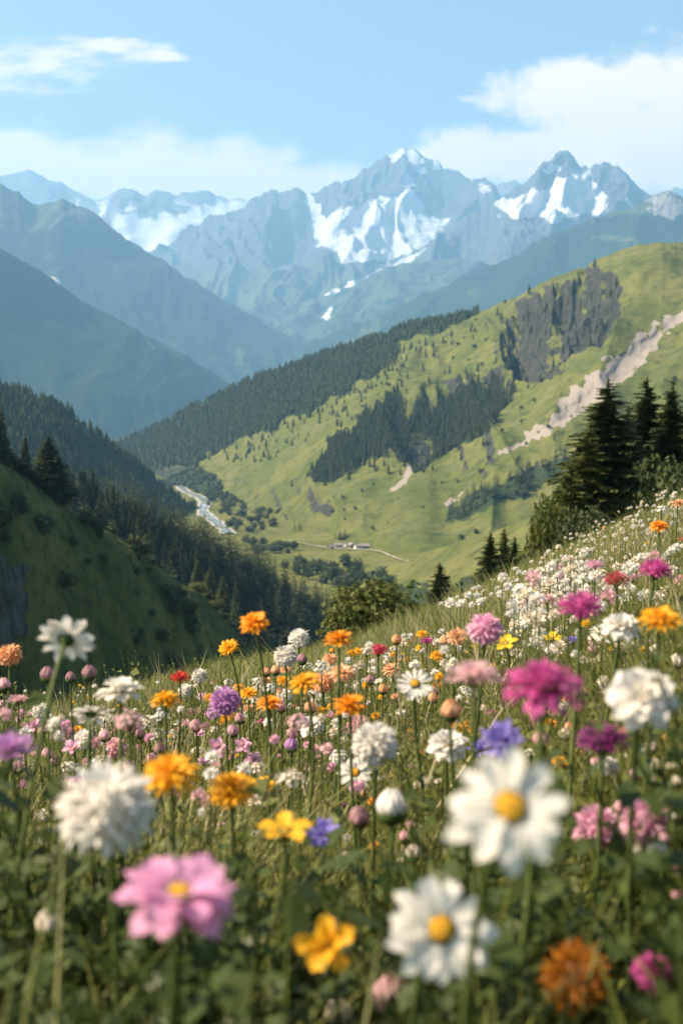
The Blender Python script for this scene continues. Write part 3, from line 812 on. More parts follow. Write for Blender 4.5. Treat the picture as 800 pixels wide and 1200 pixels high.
# woods on the wooded hill and on the green mountain, each one mass
def wood(name, L, w, n, hmin, hmax, protos, mat, label, seed, vmax=1.06):
    hmin *= .62; hmax *= .62
    w = w * (L.V <= vmax) * (L.PX > -140) * (L.PX < 940)
    p = scatter(L, w, n, seed)
    h = hmin + (hmax - hmin) * np.random.default_rng(seed + 1).random(n)
    return merge_trees(name, p, h, protos, mat, label, seed=seed + 2)
wood('hill_forest', C_, sstep(.4, .8, C_.A['forest']) * (C_.PY < 690), 5200, 15, 26, S_proto_lo, M_need, 'dark forest covering the wooded hill', 11)
wood('ridge_forest', E, sstep(.4, .8, E_forest['F1']), 7500, 15, 25, S_proto_lo, M_need, 'dark forest along the long ridge of the green mountain', 14)
wood('cliff_forest', E, sstep(.35, .7, E_forest['F2']) + .02 * pmask(E.PX, E.PY, CLIFF, 8, 14, 18, 20), 2650, 15, 25, S_proto, M_need, 'dark conifer wood on the cliffs of the green mountain', 17)
wood('edge_conifers', E, np.clip(np.maximum(pmask(E.PX, E.PY, [(366, 566), (372, 548), (398, 515), (436, 486), (462, 462), (540, 450), (590, 436), (602, 452), (588, 480), (568, 508), (522, 532), (484, 546), (414, 552)], 16, 16, 14, 45), pmask(E.PX, E.PY, [(222, 542), (300, 512), (352, 488), (392, 466), (452, 432), (470, 398), (548, 378), (556, 388), (480, 440), (400, 490), (300, 540)], 8, 18, 14, 46) * .5), 0, 1) * (1 - E_forest['F2']) * (1 - E_forest['F1']), 260, 10, 21, S_proto, M_need, 'loose conifers along the edges of the mountain woods', 33)
wood('scattered_scrub', E, E_forest['F5'] + .04 * (E.PY > 420) * (E.PX > 380) * (1 - E_forest['F2']), 190, 4, 11, B_proto, M_leafd, 'scattered scrub dotting the pastures of the green mountain', 20)
wood('riverside_wood', E, E_forest['F6'], 330, 9, 17, B_proto, M_leafd, 'leafy wood along the river under the green mountain', 23)

# rows of conifers on the pastures, one by one
G6 = 'conifers in the rows across the sunlit pasture'
k = 0
for msk, n in ((E_forest['F3'], 44), (E_forest['F4'], 42)):
    p = scatter(E, sstep(.5, .9, msk) * (E.V <= 1), n, 26 + k)
    for q in p:
        k += 1
        tree('conifer_tree', q, 10.5 + 5.5 * random.random(), T_small[k % 4], K_con, 'dark conifer in one of the close rows across the sunlit pasture', G6, 1.0 + .3 * random.random())

# groves and single trees of the valley floor
G7 = 'leafy trees dotted over the valley floor'
vr = np.random.default_rng(31)
def grove(poly, n, hmin, hmax, lab):
    poly = np.array(poly, float); c = 0
    while c < n:
        q = poly.min(0) + (poly.max(0) - poly.min(0)) * vr.random(2)
        if pmask(np.array([q[0]]), np.array([q[1]]), poly, .5, 0)[0] < .5: continue
        w = on_floor(*q); h = .62 * (hmin + (hmax - hmin) * vr.random())
        tree('leafy_tree', (w[0], w[1], w[2] - .4), h, T_leaf_small[c % 4], K_leaf, lab, G7, 1.0 + .5 * vr.random()); c += 1
grove([(188, 552), (222, 548), (248, 566), (272, 590), (266, 606), (246, 596), (238, 576), (206, 566)], 46, 9, 18, 'leafy tree in the grove by the river bend')
grove([(262, 600), (285, 588), (330, 604), (320, 618), (285, 628), (262, 616)], 34, 9, 17, 'leafy tree in the grove between river and pasture')
grove([(285, 634), (345, 640), (345, 650), (300, 650)], 16, 9, 16, 'leafy tree in the grove near the valley track')
grove([(330, 664), (400, 664), (470, 690), (470, 706), (400, 690), (345, 680)], 48, 10, 20, 'leafy tree in the belt at the near end of the valley floor')
G8 = 'small groups of conifers near the hamlet'
for px, py, n, lab in [(402, 633, 10, 'dark conifer in the small clump above the hamlet'), (433, 631, 3, 'dark conifer in the pair above the hamlet track'), (447, 630, 4, 'dark conifer in the tight trio beyond the hamlet'), (350, 622, 3, 'dark conifer in the clump beside the valley pasture')]:
    for i in range(n):
        w = on_floor(px + vr.normal() * (1.2 + n * .6), py + vr.normal() * .9)
        tree('conifer_tree', (w[0], w[1], w[2] - .3), 8 + 4.5 * vr.random(), T_small[i % 4], K_con, lab, G8, 1.2)

# ------------------------------------------------------------------ hamlet
M_wallw = plain_mat('house_plaster', (.62, .60, .56), (.74, .72, .68), 1.0, .9)
M_wood = plain_mat('weathered_timber', (.12, .085, .06), (.2, .15, .11), 3.0, .9)
M_roof = plain_mat('roof_shingle', (.16, .14, .13), (.26, .23, .21), 3.0, .9)
M_glass = plain_mat('window_glass', (.05, .06, .07), (.07, .08, .09), 1.0, .2, 0)
def boxm(name, x0, x1, y0, y1, z0, z1, mat):
    V = [(x, y, z) for z in (z0, z1) for y in (y0, y1) for x in (x0, x1)]
    F = [(0, 2, 3, 1), (4, 5, 7, 6), (0, 1, 5, 4), (2, 6, 7, 3), (0, 4, 6, 2), (1, 3, 7, 5)]
    return raw_mesh(name, V, F, [mat])
def house(px, py, rz, L_, W_, hh, mat, lab):
    p = on_floor(px, py)
    e = tag(empty('farm_house', (p[0], p[1], p[2] - .3)), lab, 'house', 'houses of the valley hamlet'); e.rotation_euler[2] = rz
    a, b, g = L_ / 2, W_ / 2, hh + W_ * .34
    V = [(-a, -b, 0), (a, -b, 0), (a, b, 0), (-a, b, 0), (-a, -b, hh), (a, -b, hh), (a, b, hh), (-a, b, hh), (-a, 0, g), (a, 0, g)]
    link('wall', raw_mesh('wall', V, [np.array([(0, 1, 5, 4), (2, 3, 7, 6)]), np.array([(1, 2, 6, 9, 5), (3, 0, 4, 8, 7)])], [mat]), e)
    o, t = .7, .35
    s = W_ * .34 / b
    R_ = []
    for sg in (-1, 1):
        for (x, y) in ((-a - o, 0), (a + o, 0), (a + o, sg * (b + o)), (-a - o, sg * (b + o))):
            z = g + .06 - s * abs(y); R_ += [(x, y, z), (x, y, z + t)]
    F = []
    for k_ in (0, 8):
        q = [k_ + 2 * i for i in range(4)]
        F += [tuple(q), tuple(i + 1 for i in q)] + [(q[i], q[(i + 1) % 4], q[(i + 1) % 4] + 1, q[i] + 1) for i in range(4)]
    link('roof', raw_mesh('roof', R_, F, [M_roof]), e)
    for x in (-a * .5, a * .5):
        link('window', boxm('window', x - .6, x + .6, -b - .05, -b + .05, hh * .4, hh * .4 + 1.3, M_glass), e)
    link('door', boxm('door', -.5, .5, -b - .05, -b + .05, .2, 2.2, M_wood), e)
for h in [(397, 641.5, .2, 12, 8, 4.5, M_wallw, 'white farm house at the near end of the hamlet'), (405, 640, 1.1, 10, 7, 4, M_wallw, 'small white house beside the clump of conifers'), (412, 641.5, -1.2, 11, 8, 4.5, M_wood, 'long brown timber barn in the middle of the hamlet'),
          (419, 643, .5, 10, 8, 4.5, M_wallw, 'white house just below the timber barn'), (427, 642.5, .1, 13, 8, 4.5, M_wood, 'dark timber house at the far end of the hamlet'), (388, 643, .8, 9, 7, 4, M_wood, 'little timber shed apart from the hamlet')]:
    house(h[0], h[1], h[2], h[3] * .6, h[4] * .6, h[5] * .6, *h[6:])
# ------------------------------------------------------------------ flower models
def petal_set(name, c1, c2, transl=.42):
    return leaf_mat(name, c1, c2, transl, .55, 40.0, tint=True, rnd=.16)
PM = {
    'white': petal_set('white_petals', (.76, .72, .66), (.85, .81, .75), .40),
    'cream': petal_set('cream_petals', (.72, .62, .48), (.80, .72, .60), .35),
    'orange': petal_set('orange_petals', (.80, .28, .012), (.86, .40, .03)),
    'shaded_orange': petal_set('shaded_orange_petals', (.34, .10, .006), (.46, .17, .012)),  # orange darkened for the low flower, its shade put into the petals
    'amber': petal_set('amber_petals', (.84, .40, .015), (.90, .52, .04)),
    'yellow': petal_set('yellow_petals', (.85, .50, .02), (.88, .60, .06)),
    'peach': petal_set('peach_petals', (.80, .42, .20), (.84, .55, .34)),
    'pink': petal_set('pink_petals', (.72, .36, .52), (.80, .50, .62)),
    'rose': petal_set('rose_petals', (.74, .42, .46), (.80, .56, .58)),
    'cosmos': petal_set('cosmos_petals', (.66, .28, .48), (.74, .40, .58)),
    'magenta': petal_set('magenta_petals', (.48, .055, .25), (.60, .13, .36)),
    'purple': petal_set('purple_petals', (.20, .03, .14), (.30, .06, .22)),
    'lilac': petal_set('lilac_petals', (.50, .22, .50), (.62, .36, .62)),
    'violet': petal_set('violet_petals', (.22, .17, .52), (.36, .30, .66)),
    'red': petal_set('red_petals', (.58, .03, .03), (.68, .10, .06)),
    'crimson': petal_set('crimson_petals', (.52, .045, .10), (.62, .12, .16)),
    'dusky': petal_set('dusky_petals', (.42, .22, .26), (.55, .33, .34)),
}
M_stem = leaf_mat('flower_stem', (.075, .11, .03), (.12, .15, .045), .15, .6, 20)
M_calyx = leaf_mat('flower_calyx', (.05, .085, .022), (.10, .12, .035), .15, .6, 60)
M_fleaf = leaf_mat('flower_leaf', (.05, .085, .02), (.09, .125, .032), .35, .5, 30)
M_disc = plain_mat('pollen_disc', (.62, .27, .008), (.82, .44, .015), 14.0, .8, .6)
M_disc_dark = plain_mat('dark_disc', (.10, .04, .01), (.28, .12, .02), 14.0, .8, .6)

def petal(r, L, W, nx=6, ny=4, curl=0.0, cup=.25, tip=4.0, base=.28, notch=0.0, rip=0.0):
    t = np.linspace(0, 1, nx + 1)[:, None]; s = np.linspace(-1, 1, ny + 1)[None, :]
    f = (base + (1 - base) * t ** .75) * np.sqrt(np.clip(1 - .985 * t ** tip, 0, 1))
    y = W / 2 * f * s
    x = L * t - L * .03 * (t ** 6) * s * s + L * notch * (np.cos(3 * math.pi * s) * .5 - .2) * t ** 6
    ph = r.random() * 6.28
    z = curl * L * t * t + cup * (y * y) / max(W, 1e-6) * 2 + rip * L * np.sin(6 * t + ph) * s * t + .02 * L * np.sin(ph + 4 * t)
    V = np.stack([x + 0 * y, y, z + 0 * y], -1).reshape(-1, 3)
    return V, grid_faces(nx + 1, ny + 1)

def put(V, tilt, az, r0=0.0, z0=0.0, roll=0.0):
    c, s = math.cos(roll), math.sin(roll)
    V = np.stack([V[:, 0], V[:, 1] * c - V[:, 2] * s, V[:, 1] * s + V[:, 2] * c], 1)
    c, s = math.cos(tilt), math.sin(tilt)
    V = np.stack([V[:, 0] * c - V[:, 2] * s + r0, V[:, 1], V[:, 0] * s + V[:, 2] * c + z0], 1)
    c, s = math.cos(az), math.sin(az)
    return np.stack([V[:, 0] * c - V[:, 1] * s, V[:, 0] * s + V[:, 1] * c, V[:, 2]], 1)

class Acc:
    def __init__(self): self.V, self.F, self.T, self.n = [], [], [], 0
    def add(self, V, F, t):
        self.V.append(V); self.F.append(np.asarray(F) + self.n); self.T.append(np.full(len(V), t)); self.n += len(V)
    def mesh(self, name, mat, smooth=True):
        q = [f for f in self.F if f.shape[1] == 4]; tr = [f for f in self.F if f.shape[1] == 3]
        F = ([np.concatenate(q)] if q else []) + ([np.concatenate(tr)] if tr else [])
        return raw_mesh(name, np.concatenate(self.V), F, [mat], smooth, {'tint': np.concatenate(self.T)})

def layers_of(kind, r):
    """(count, tilt, length, width, r0, z0, curl, cup, notch)"""
    if kind == 'daisy':
        return [(11, 2, .86, .47, .13, .00, -.16, .28, 0), (10, 12, .80, .42, .12, .03, -.16, .28, 0)]
    if kind == 'daisy_fine':
        return [(15, 2, .84, .25, .15, .00, -.12, .2, 0), (14, 11, .78, .22, .14, .02, -.12, .2, 0)]
    if kind == 'cosmos':
        return [(8, -10, .90, .62, .10, .00, -.12, .25, .10), (8, 8, .86, .60, .10, .04, -.12, .3, .10), (6, 28, .66, .46, .10, .07, -.10, .35, .10)]
    if kind == 'marigold':
        return [(18, -4, .86, .27, .12, .00, -.16, .3, .08), (17, 12, .84, .25, .10, .04, -.14, .3, .08), (16, 27, .76, .24, .08, .07, -.12, .35, .08), (13, 44, .60, .22, .06, .10, -.1, .4, .08), (10, 62, .42, .20, .03, .12, -.1, .4, .08), (6, 78, .3, .18, .01, .13, -.1, .4, 0)]
    if kind == 'scabious':
        return [(20, -14, .84, .24, .12, .00, -.10, .3, .16), (20, 4, .86, .24, .10, .05, -.12, .3, .16), (18, 20, .80, .22, .10, .10, -.15, .35, .14), (16, 36, .68, .2, .08, .16, -.2, .4, .12), (14, 52, .55, .18, .06, .2, -.25, .4, .1), (12, 68, .46, .16, .03, .22, -.2, .4, .1), (8, 82, .42, .14, .01, .22, -.1, .4, .1)]
    if kind == 'fringe':
        return [(26, 6, .86, .13, .10, .00, .05, .4, .1), (24, 20, .84, .13, .08, .03, .0, .4, .1), (22, 36, .76, .12, .07, .05, .0, .4, .1), (18, 52, .64, .12, .05, .07, -.05, .4, .1), (14, 70, .55, .1, .03, .08, -.05, .4, .1)]
    if kind == 'rosette':
        return [(8, -6, .90, .80, .10, -.02, -.18, .35, .03), (8, 10, .86, .74, .10, .03, -.14, .4, .05), (8, 27, .74, .66, .08, .08, -.08, .5, .03), (7, 46, .56, .44, .07, .11, .05, .6, 0), (5, 64, .40, .34, .06, .12, .1, .6, 0)]
    if kind == 'poppy':
        return [(5, 22, .92, .92, .06, .0, -.18, .4, .06)]
    if kind == 'cornflower':
        return [(9, 12, .9, .5, .1, 0, .0, .35, .32), (8, 36, .7, .4, .06, .05, .05, .4, .3), (6, 62, .5, .3, .03, .08, .1, .5, .25)]
    if kind == 'loose':
        return [(5, 18, .9, .8, .06, 0, -.1, .5, .1), (4, 48, .7, .6, .05, .04, -.05, .6, .1)]
    return []

def head_parts(kind, mat, seed, single_petals=False, disc=None):
    """[(part name, mesh)] of a flower head of radius 1, facing +z, its stem arriving from below at the origin"""
    r = np.random.default_rng(seed)
    out = []
    A = Acc(); singles = []
    def emit(V, F):
        if single_petals:
            B = Acc(); B.add(V, F, r.random()); singles.append(B)
        else:
            A.add(V, F, r.random())
    for n, tl, L, W, r0, z0, curl, cup, notch in layers_of(kind, r):
        off = r.random() * 6.28
        for i in range(n):
            V, F = petal(r, L * (1 + .06 * r.normal()), W * (1 + .08 * r.normal()), 7 if single_petals else 5, 4, curl * (1 + .5 * r.normal()), cup, 4.0 if notch < .2 else 8.0, .28, notch, .05)
            emit(put(V, R(tl + 5 * r.normal()), off + i * 2 * math.pi / n + .07 * r.normal(), r0, z0, .12 * r.normal()), F)
    disc_r = {'daisy': .25, 'daisy_fine': .24, 'cosmos': .20, 'poppy': .16, 'rosette': .13, 'loose': .12}.get(kind, 0)
    if disc is not None and not disc_r: disc_r = .40
    cal_r, cal_h = .26, .30
    if kind in ('pompon', 'puff', 'thistle'):
        n = {'pompon': 190, 'puff': 330, 'thistle': 260}[kind]
        L0, W0 = {'pompon': (.50, .34), 'puff': (.46, .20), 'thistle': (.50, .115)}[kind]
        low = {'pompon': -.75, 'puff': -.80, 'thistle': -.30}[kind]
        cz = {'pompon': .42, 'puff': .50, 'thistle': .16}[kind]
        sq = {'pompon': .82, 'puff': .92, 'thistle': .74}[kind]
        for i in range(n):
            zc = 1 - (1 - low) * (i + .5) / n
            a = i * 2.399963 + .2 * r.normal()
            rad = .55 + .05 * r.normal()
            V, F = petal(r, L0 * (1 + .14 * r.normal()), W0 * (1 + .15 * r.normal()), 4, 2, -.22, .5, 4.0, .35, .12)
            el = math.asin(max(-1, min(1, zc))) + .14 * r.normal()
            V = put(V, el, 0, rad * math.cos(el), rad * math.sin(el), .6 * r.normal())
            V[:, 2] = V[:, 2] * sq + cz
            emit(put(V, 0, a), F)
        B = Acc(); V, F = dome(.56, 14, 8, full=True); V = V * np.array([1, 1, sq]) + np.array([0, 0, cz]); A.add(V, F, .5)
        if kind == 'thistle': cal_r, cal_h = .34, .55
    if kind == 'bud':
        for ly, (n, rr) in enumerate(((6, .92), (6, .84), (5, .74))):
            for i in range(n):
                t = np.linspace(0, 1, 7)[:, None]; s = np.linspace(-1, 1, 5)[None, :]
                prof = rr * np.sin(math.pi * (.10 + .80 * t)) ** .8
                ang = s * (.56 - .30 * t) + i * 2 * math.pi / n + ly * .5 + .1 * r.normal()
                z = .15 + 1.75 * t * (1 + .07 * ly) + 0 * s - .26 * s * s * t
                rr_ = prof * (1 - .10 * s * s + .10 * t * (2 - ly))
                V = np.stack([rr_ * np.cos(ang), rr_ * np.sin(ang), z], -1).reshape(-1, 3)
                A.add(V, grid_faces(7, 5), r.random())
        cal_r, cal_h = .80, .75
    if kind == 'cluster':
        n = 34
        for i in range(n):
            zc = 1 - 1.15 * (i + .5) / n
            a = i * 2.399963 + .3 * r.normal()
            el = math.asin(max(-1, min(1, zc)))
            rr = .80 + .10 * r.normal()
            c = np.array([rr * math.cos(el) * math.cos(a), rr * math.cos(el) * math.sin(a), rr * .62 * math.sin(el) + .35])
            for k in range(5):
                V, F = petal(r, .19, .17, 2, 2, -.05, .5, 4, .4)
                V = put(V, .25, k * 1.2566 + r.random() * .3, .015, 0)
                V = put(V, 0, 0); d = np.array([math.cos(el) * math.cos(a), math.cos(el) * math.sin(a), math.sin(el) + .3])
                q = Vector((0, 0, 1)).rotation_difference(Vector(d.tolist()))
                m = np.array(q.to_matrix())
                A.add(V @ m.T + c, F, r.random())
        G = Acc()
        for i in range(14):
            a = i * 2.4; el = .2 + 1.2 * r.random()
            e = np.array([.72 * math.cos(el) * math.cos(a), .72 * math.cos(el) * math.sin(a), .45 * math.sin(el) + .35])
            v, f = tube(np.stack([np.array([0, 0, -.35]), e * .5 + np.array([0, 0, -.1]), e]), [.035, .025, .02], 4)
            G.add(v, f, r.random())
        out.append(('pedicels', G.mesh('pedicels', M_stem)))
        cal_r = 0
    if single_petals:
        out += [('petal', b.mesh('petal', mat)) for b in singles]
    elif A.n:
        out.append(('petals', A.mesh('petals', mat)))
    if disc_r:
        V, F = dome(disc_r, 20, 7)
        V[:, 2] = V[:, 2] * .55 + (.06 if kind != 'scabious' else .30) + .02 * gnoise(V[:, 0] * 30, V[:, 1] * 30, 3)
        out.append(('flower_disc', raw_mesh('flower_disc', V, F, [disc or M_disc], True)))
    if cal_r:
        rings = [(0.045, -cal_h), (.07, -cal_h * .85), (cal_r * .62, -cal_h * .55), (cal_r, -cal_h * .1), (cal_r * 1.02, .06), (cal_r * .6, .1)]
        if kind == 'bud': rings = [(.10, -.2), (.45, -.05), (.80, .25), (.86, .6), (.78, .8)]
        if kind == 'pompon': rings = [(q, z + .05) for q, z in rings]
        if kind == 'puff': rings = [(q, z + .05) for q, z in rings]
        k = 12
        V = np.array([(q * (1 + (.10 if j % 2 else 0) * (i > 1)) * math.cos(j * 2 * math.pi / k), q * (1 + (.10 if j % 2 else 0) * (i > 1)) * math.sin(j * 2 * math.pi / k), z + (.06 if (j % 2 and i >= len(rings) - 2) else 0)) for i, (q, z) in enumerate(rings) for j in range(k)])
        F = np.array([(i * k + j, i * k + (j + 1) % k, (i + 1) * k + (j + 1) % k, (i + 1) * k + j) for i in range(len(rings) - 1) for j in range(k)])
        out.append(('calyx', raw_mesh('calyx', V, F, [M_calyx], True)))
    return out

def dome(rad, k, m, full=False):
    V, F = [], []
    lo = -math.pi / 2 if full else 0
    for i in range(m):
        e = lo + (math.pi / 2 - lo) * i / m
        for j in range(k): V.append((rad * math.cos(e) * math.cos(j * 2 * math.pi / k), rad * math.cos(e) * math.sin(j * 2 * math.pi / k), rad * math.sin(e)))
    V.append((0, 0, rad)); t = len(V) - 1
    for i in range(m - 1):
        for j in range(k): 
            a, b, c, d = i * k + j, i * k + (j + 1) % k, (i + 1) * k + (j + 1) % k, (i + 1) * k + j
            F += [(a, b, c), (a, c, d)]
    for j in range(k): F.append(((m - 1) * k + j, (m - 1) * k + (j + 1) % k, t))
    return np.array(V, float), np.array(F)

def leaf_blade(seed):
    r = np.random.default_rng(seed)
    V, F = petal(r, 1.0, .26, 6, 2, -.30, .9, 2.2, .12, 0, .03)
    return raw_mesh('leaf', V, F, [M_fleaf], True, {'tint': np.full(len(V), .5)})
LEAF = [leaf_blade(i) for i in range(3)]

REAL = {'daisy': .062, 'daisy_fine': .055, 'cosmos': .070, 'marigold': .052, 'scabious': .055, 'fringe': .050, 'rosette': .060, 'poppy': .050, 'cornflower': .045, 'loose': .045,
        'pompon': .055, 'puff': .055, 'thistle': .050, 'bud': .024, 'cluster': .040}
NAME = {'daisy': 'daisy', 'daisy_fine': 'daisy', 'cosmos': 'cosmos_flower', 'marigold': 'marigold', 'scabious': 'scabious_flower', 'fringe': 'fringed_flower', 'rosette': 'double_flower', 'poppy': 'poppy',
        'cornflower': 'cornflower', 'loose': 'wild_flower', 'pompon': 'pompon_flower', 'puff': 'pompon_flower', 'thistle': 'thistle_flower', 'bud': 'flower_bud', 'cluster': 'cluster_flower'}
HEADS = {}
fr = np.random.default_rng(99)
USED = []

def fit_real(px, py, dia, real, need):
    """a flower low in the picture is a smaller and nearer one, so that it still stands on a stem"""
    for _ in range(14):
        h = at(px, py, real * FPX / dia)
        if h[2] - float(meadow_z(h[0], h[1])) >= need: break
        real *= .93
    return real

def flower(kind, colour, px, py, dia, tilt, label, group=None, side=0.0, real=None, disc=None, leaves=2, hero=False):
    real = fit_real(px, py, dia, real or REAL[kind], .17)
    Y = real * FPX / dia
    h = at(px, py, Y)
    USED.append((px, py, dia))
    R_ = real / 2
    key = (kind, colour, int(fr.integers(0, 2)) if not hero else 'hero%d' % len(USED), disc is not None)
    if key not in HEADS:
        HEADS[key] = head_parts(kind, PM[colour], 700 + len(HEADS), hero, disc)
    g = float(meadow_z(h[0], h[1]))
    rot = Matrix.Rotation(R(side), 4, 'Y') @ Matrix.Rotation(R(tilt), 4, 'X') @ Matrix.Rotation(fr.random() * 6.28, 4, 'Z')
    nrm = rot.to_3x3() @ Vector((0, 0, 1))
    drop = {'pompon': .45, 'puff': .5, 'thistle': .3, 'bud': .95, 'cluster': .4, 'marigold': .18, 'scabious': .18, 'fringe': .3, 'poppy': .3}.get(kind, .06) * R_
    H_ = Vector(h.tolist()) - nrm * drop
    base = Vector((H_.x - nrm.x * .10 + .03 * fr.normal(), H_.y - nrm.y * .10 + .03 * fr.normal(), 0)); base.z = float(meadow_z(base.x, base.y)) - .01
    e = tag(empty(NAME[kind], base), label, 'flower', group)
    # stem from the ground, bending into the flower's own axis
    cal = {'thistle': .55, 'bud': .2}.get(kind, .3) * R_
    top = H_ - nrm * (cal * .9)
    n_ = 10; ctrl = top - nrm * max(.08, .35 * (top - base).length)
    t = np.linspace(0, 1, n_)[:, None]
    b0, b1, b2 = np.zeros(3), np.array(ctrl - base), np.array(top - base)
    Pn = (1 - t) ** 2 * b0 + 2 * t * (1 - t) * b1 + t * t * b2
    sr = {'bud': .10, 'cluster': .05, 'thistle': .075, 'daisy': .05, 'cosmos': .05}.get(kind, .06) * R_ + .0006
    V, F = tube(Pn, np.linspace(sr * 1.25, sr, n_), 7)
    link('stem', raw_mesh('stem', V, F, [M_stem], True, {'tint': np.full(len(V), fr.random())}), e)
    m = Matrix.Translation(H_ - base) @ rot @ Matrix.Scale(R_, 4)
    for nm, me in HEADS[key]:
        o = link(nm, me, e); o.matrix_basis = m
    ln = (top - base).length
    for i in range(leaves):
        f = .12 + .34 * (i + fr.random() * .6) / max(1, leaves)
        k = int(f * (n_ - 1))
        o = link('leaf', LEAF[i % 3], e)
        o.location = Pn[k].tolist(); o.rotation_euler = (0, R(-25 - 30 * fr.random()), fr.random() * 6.28)
        s = (.042 + .03 * fr.random()) * min(1.0, ln / .4); o.scale = (s, s, s)
    return e

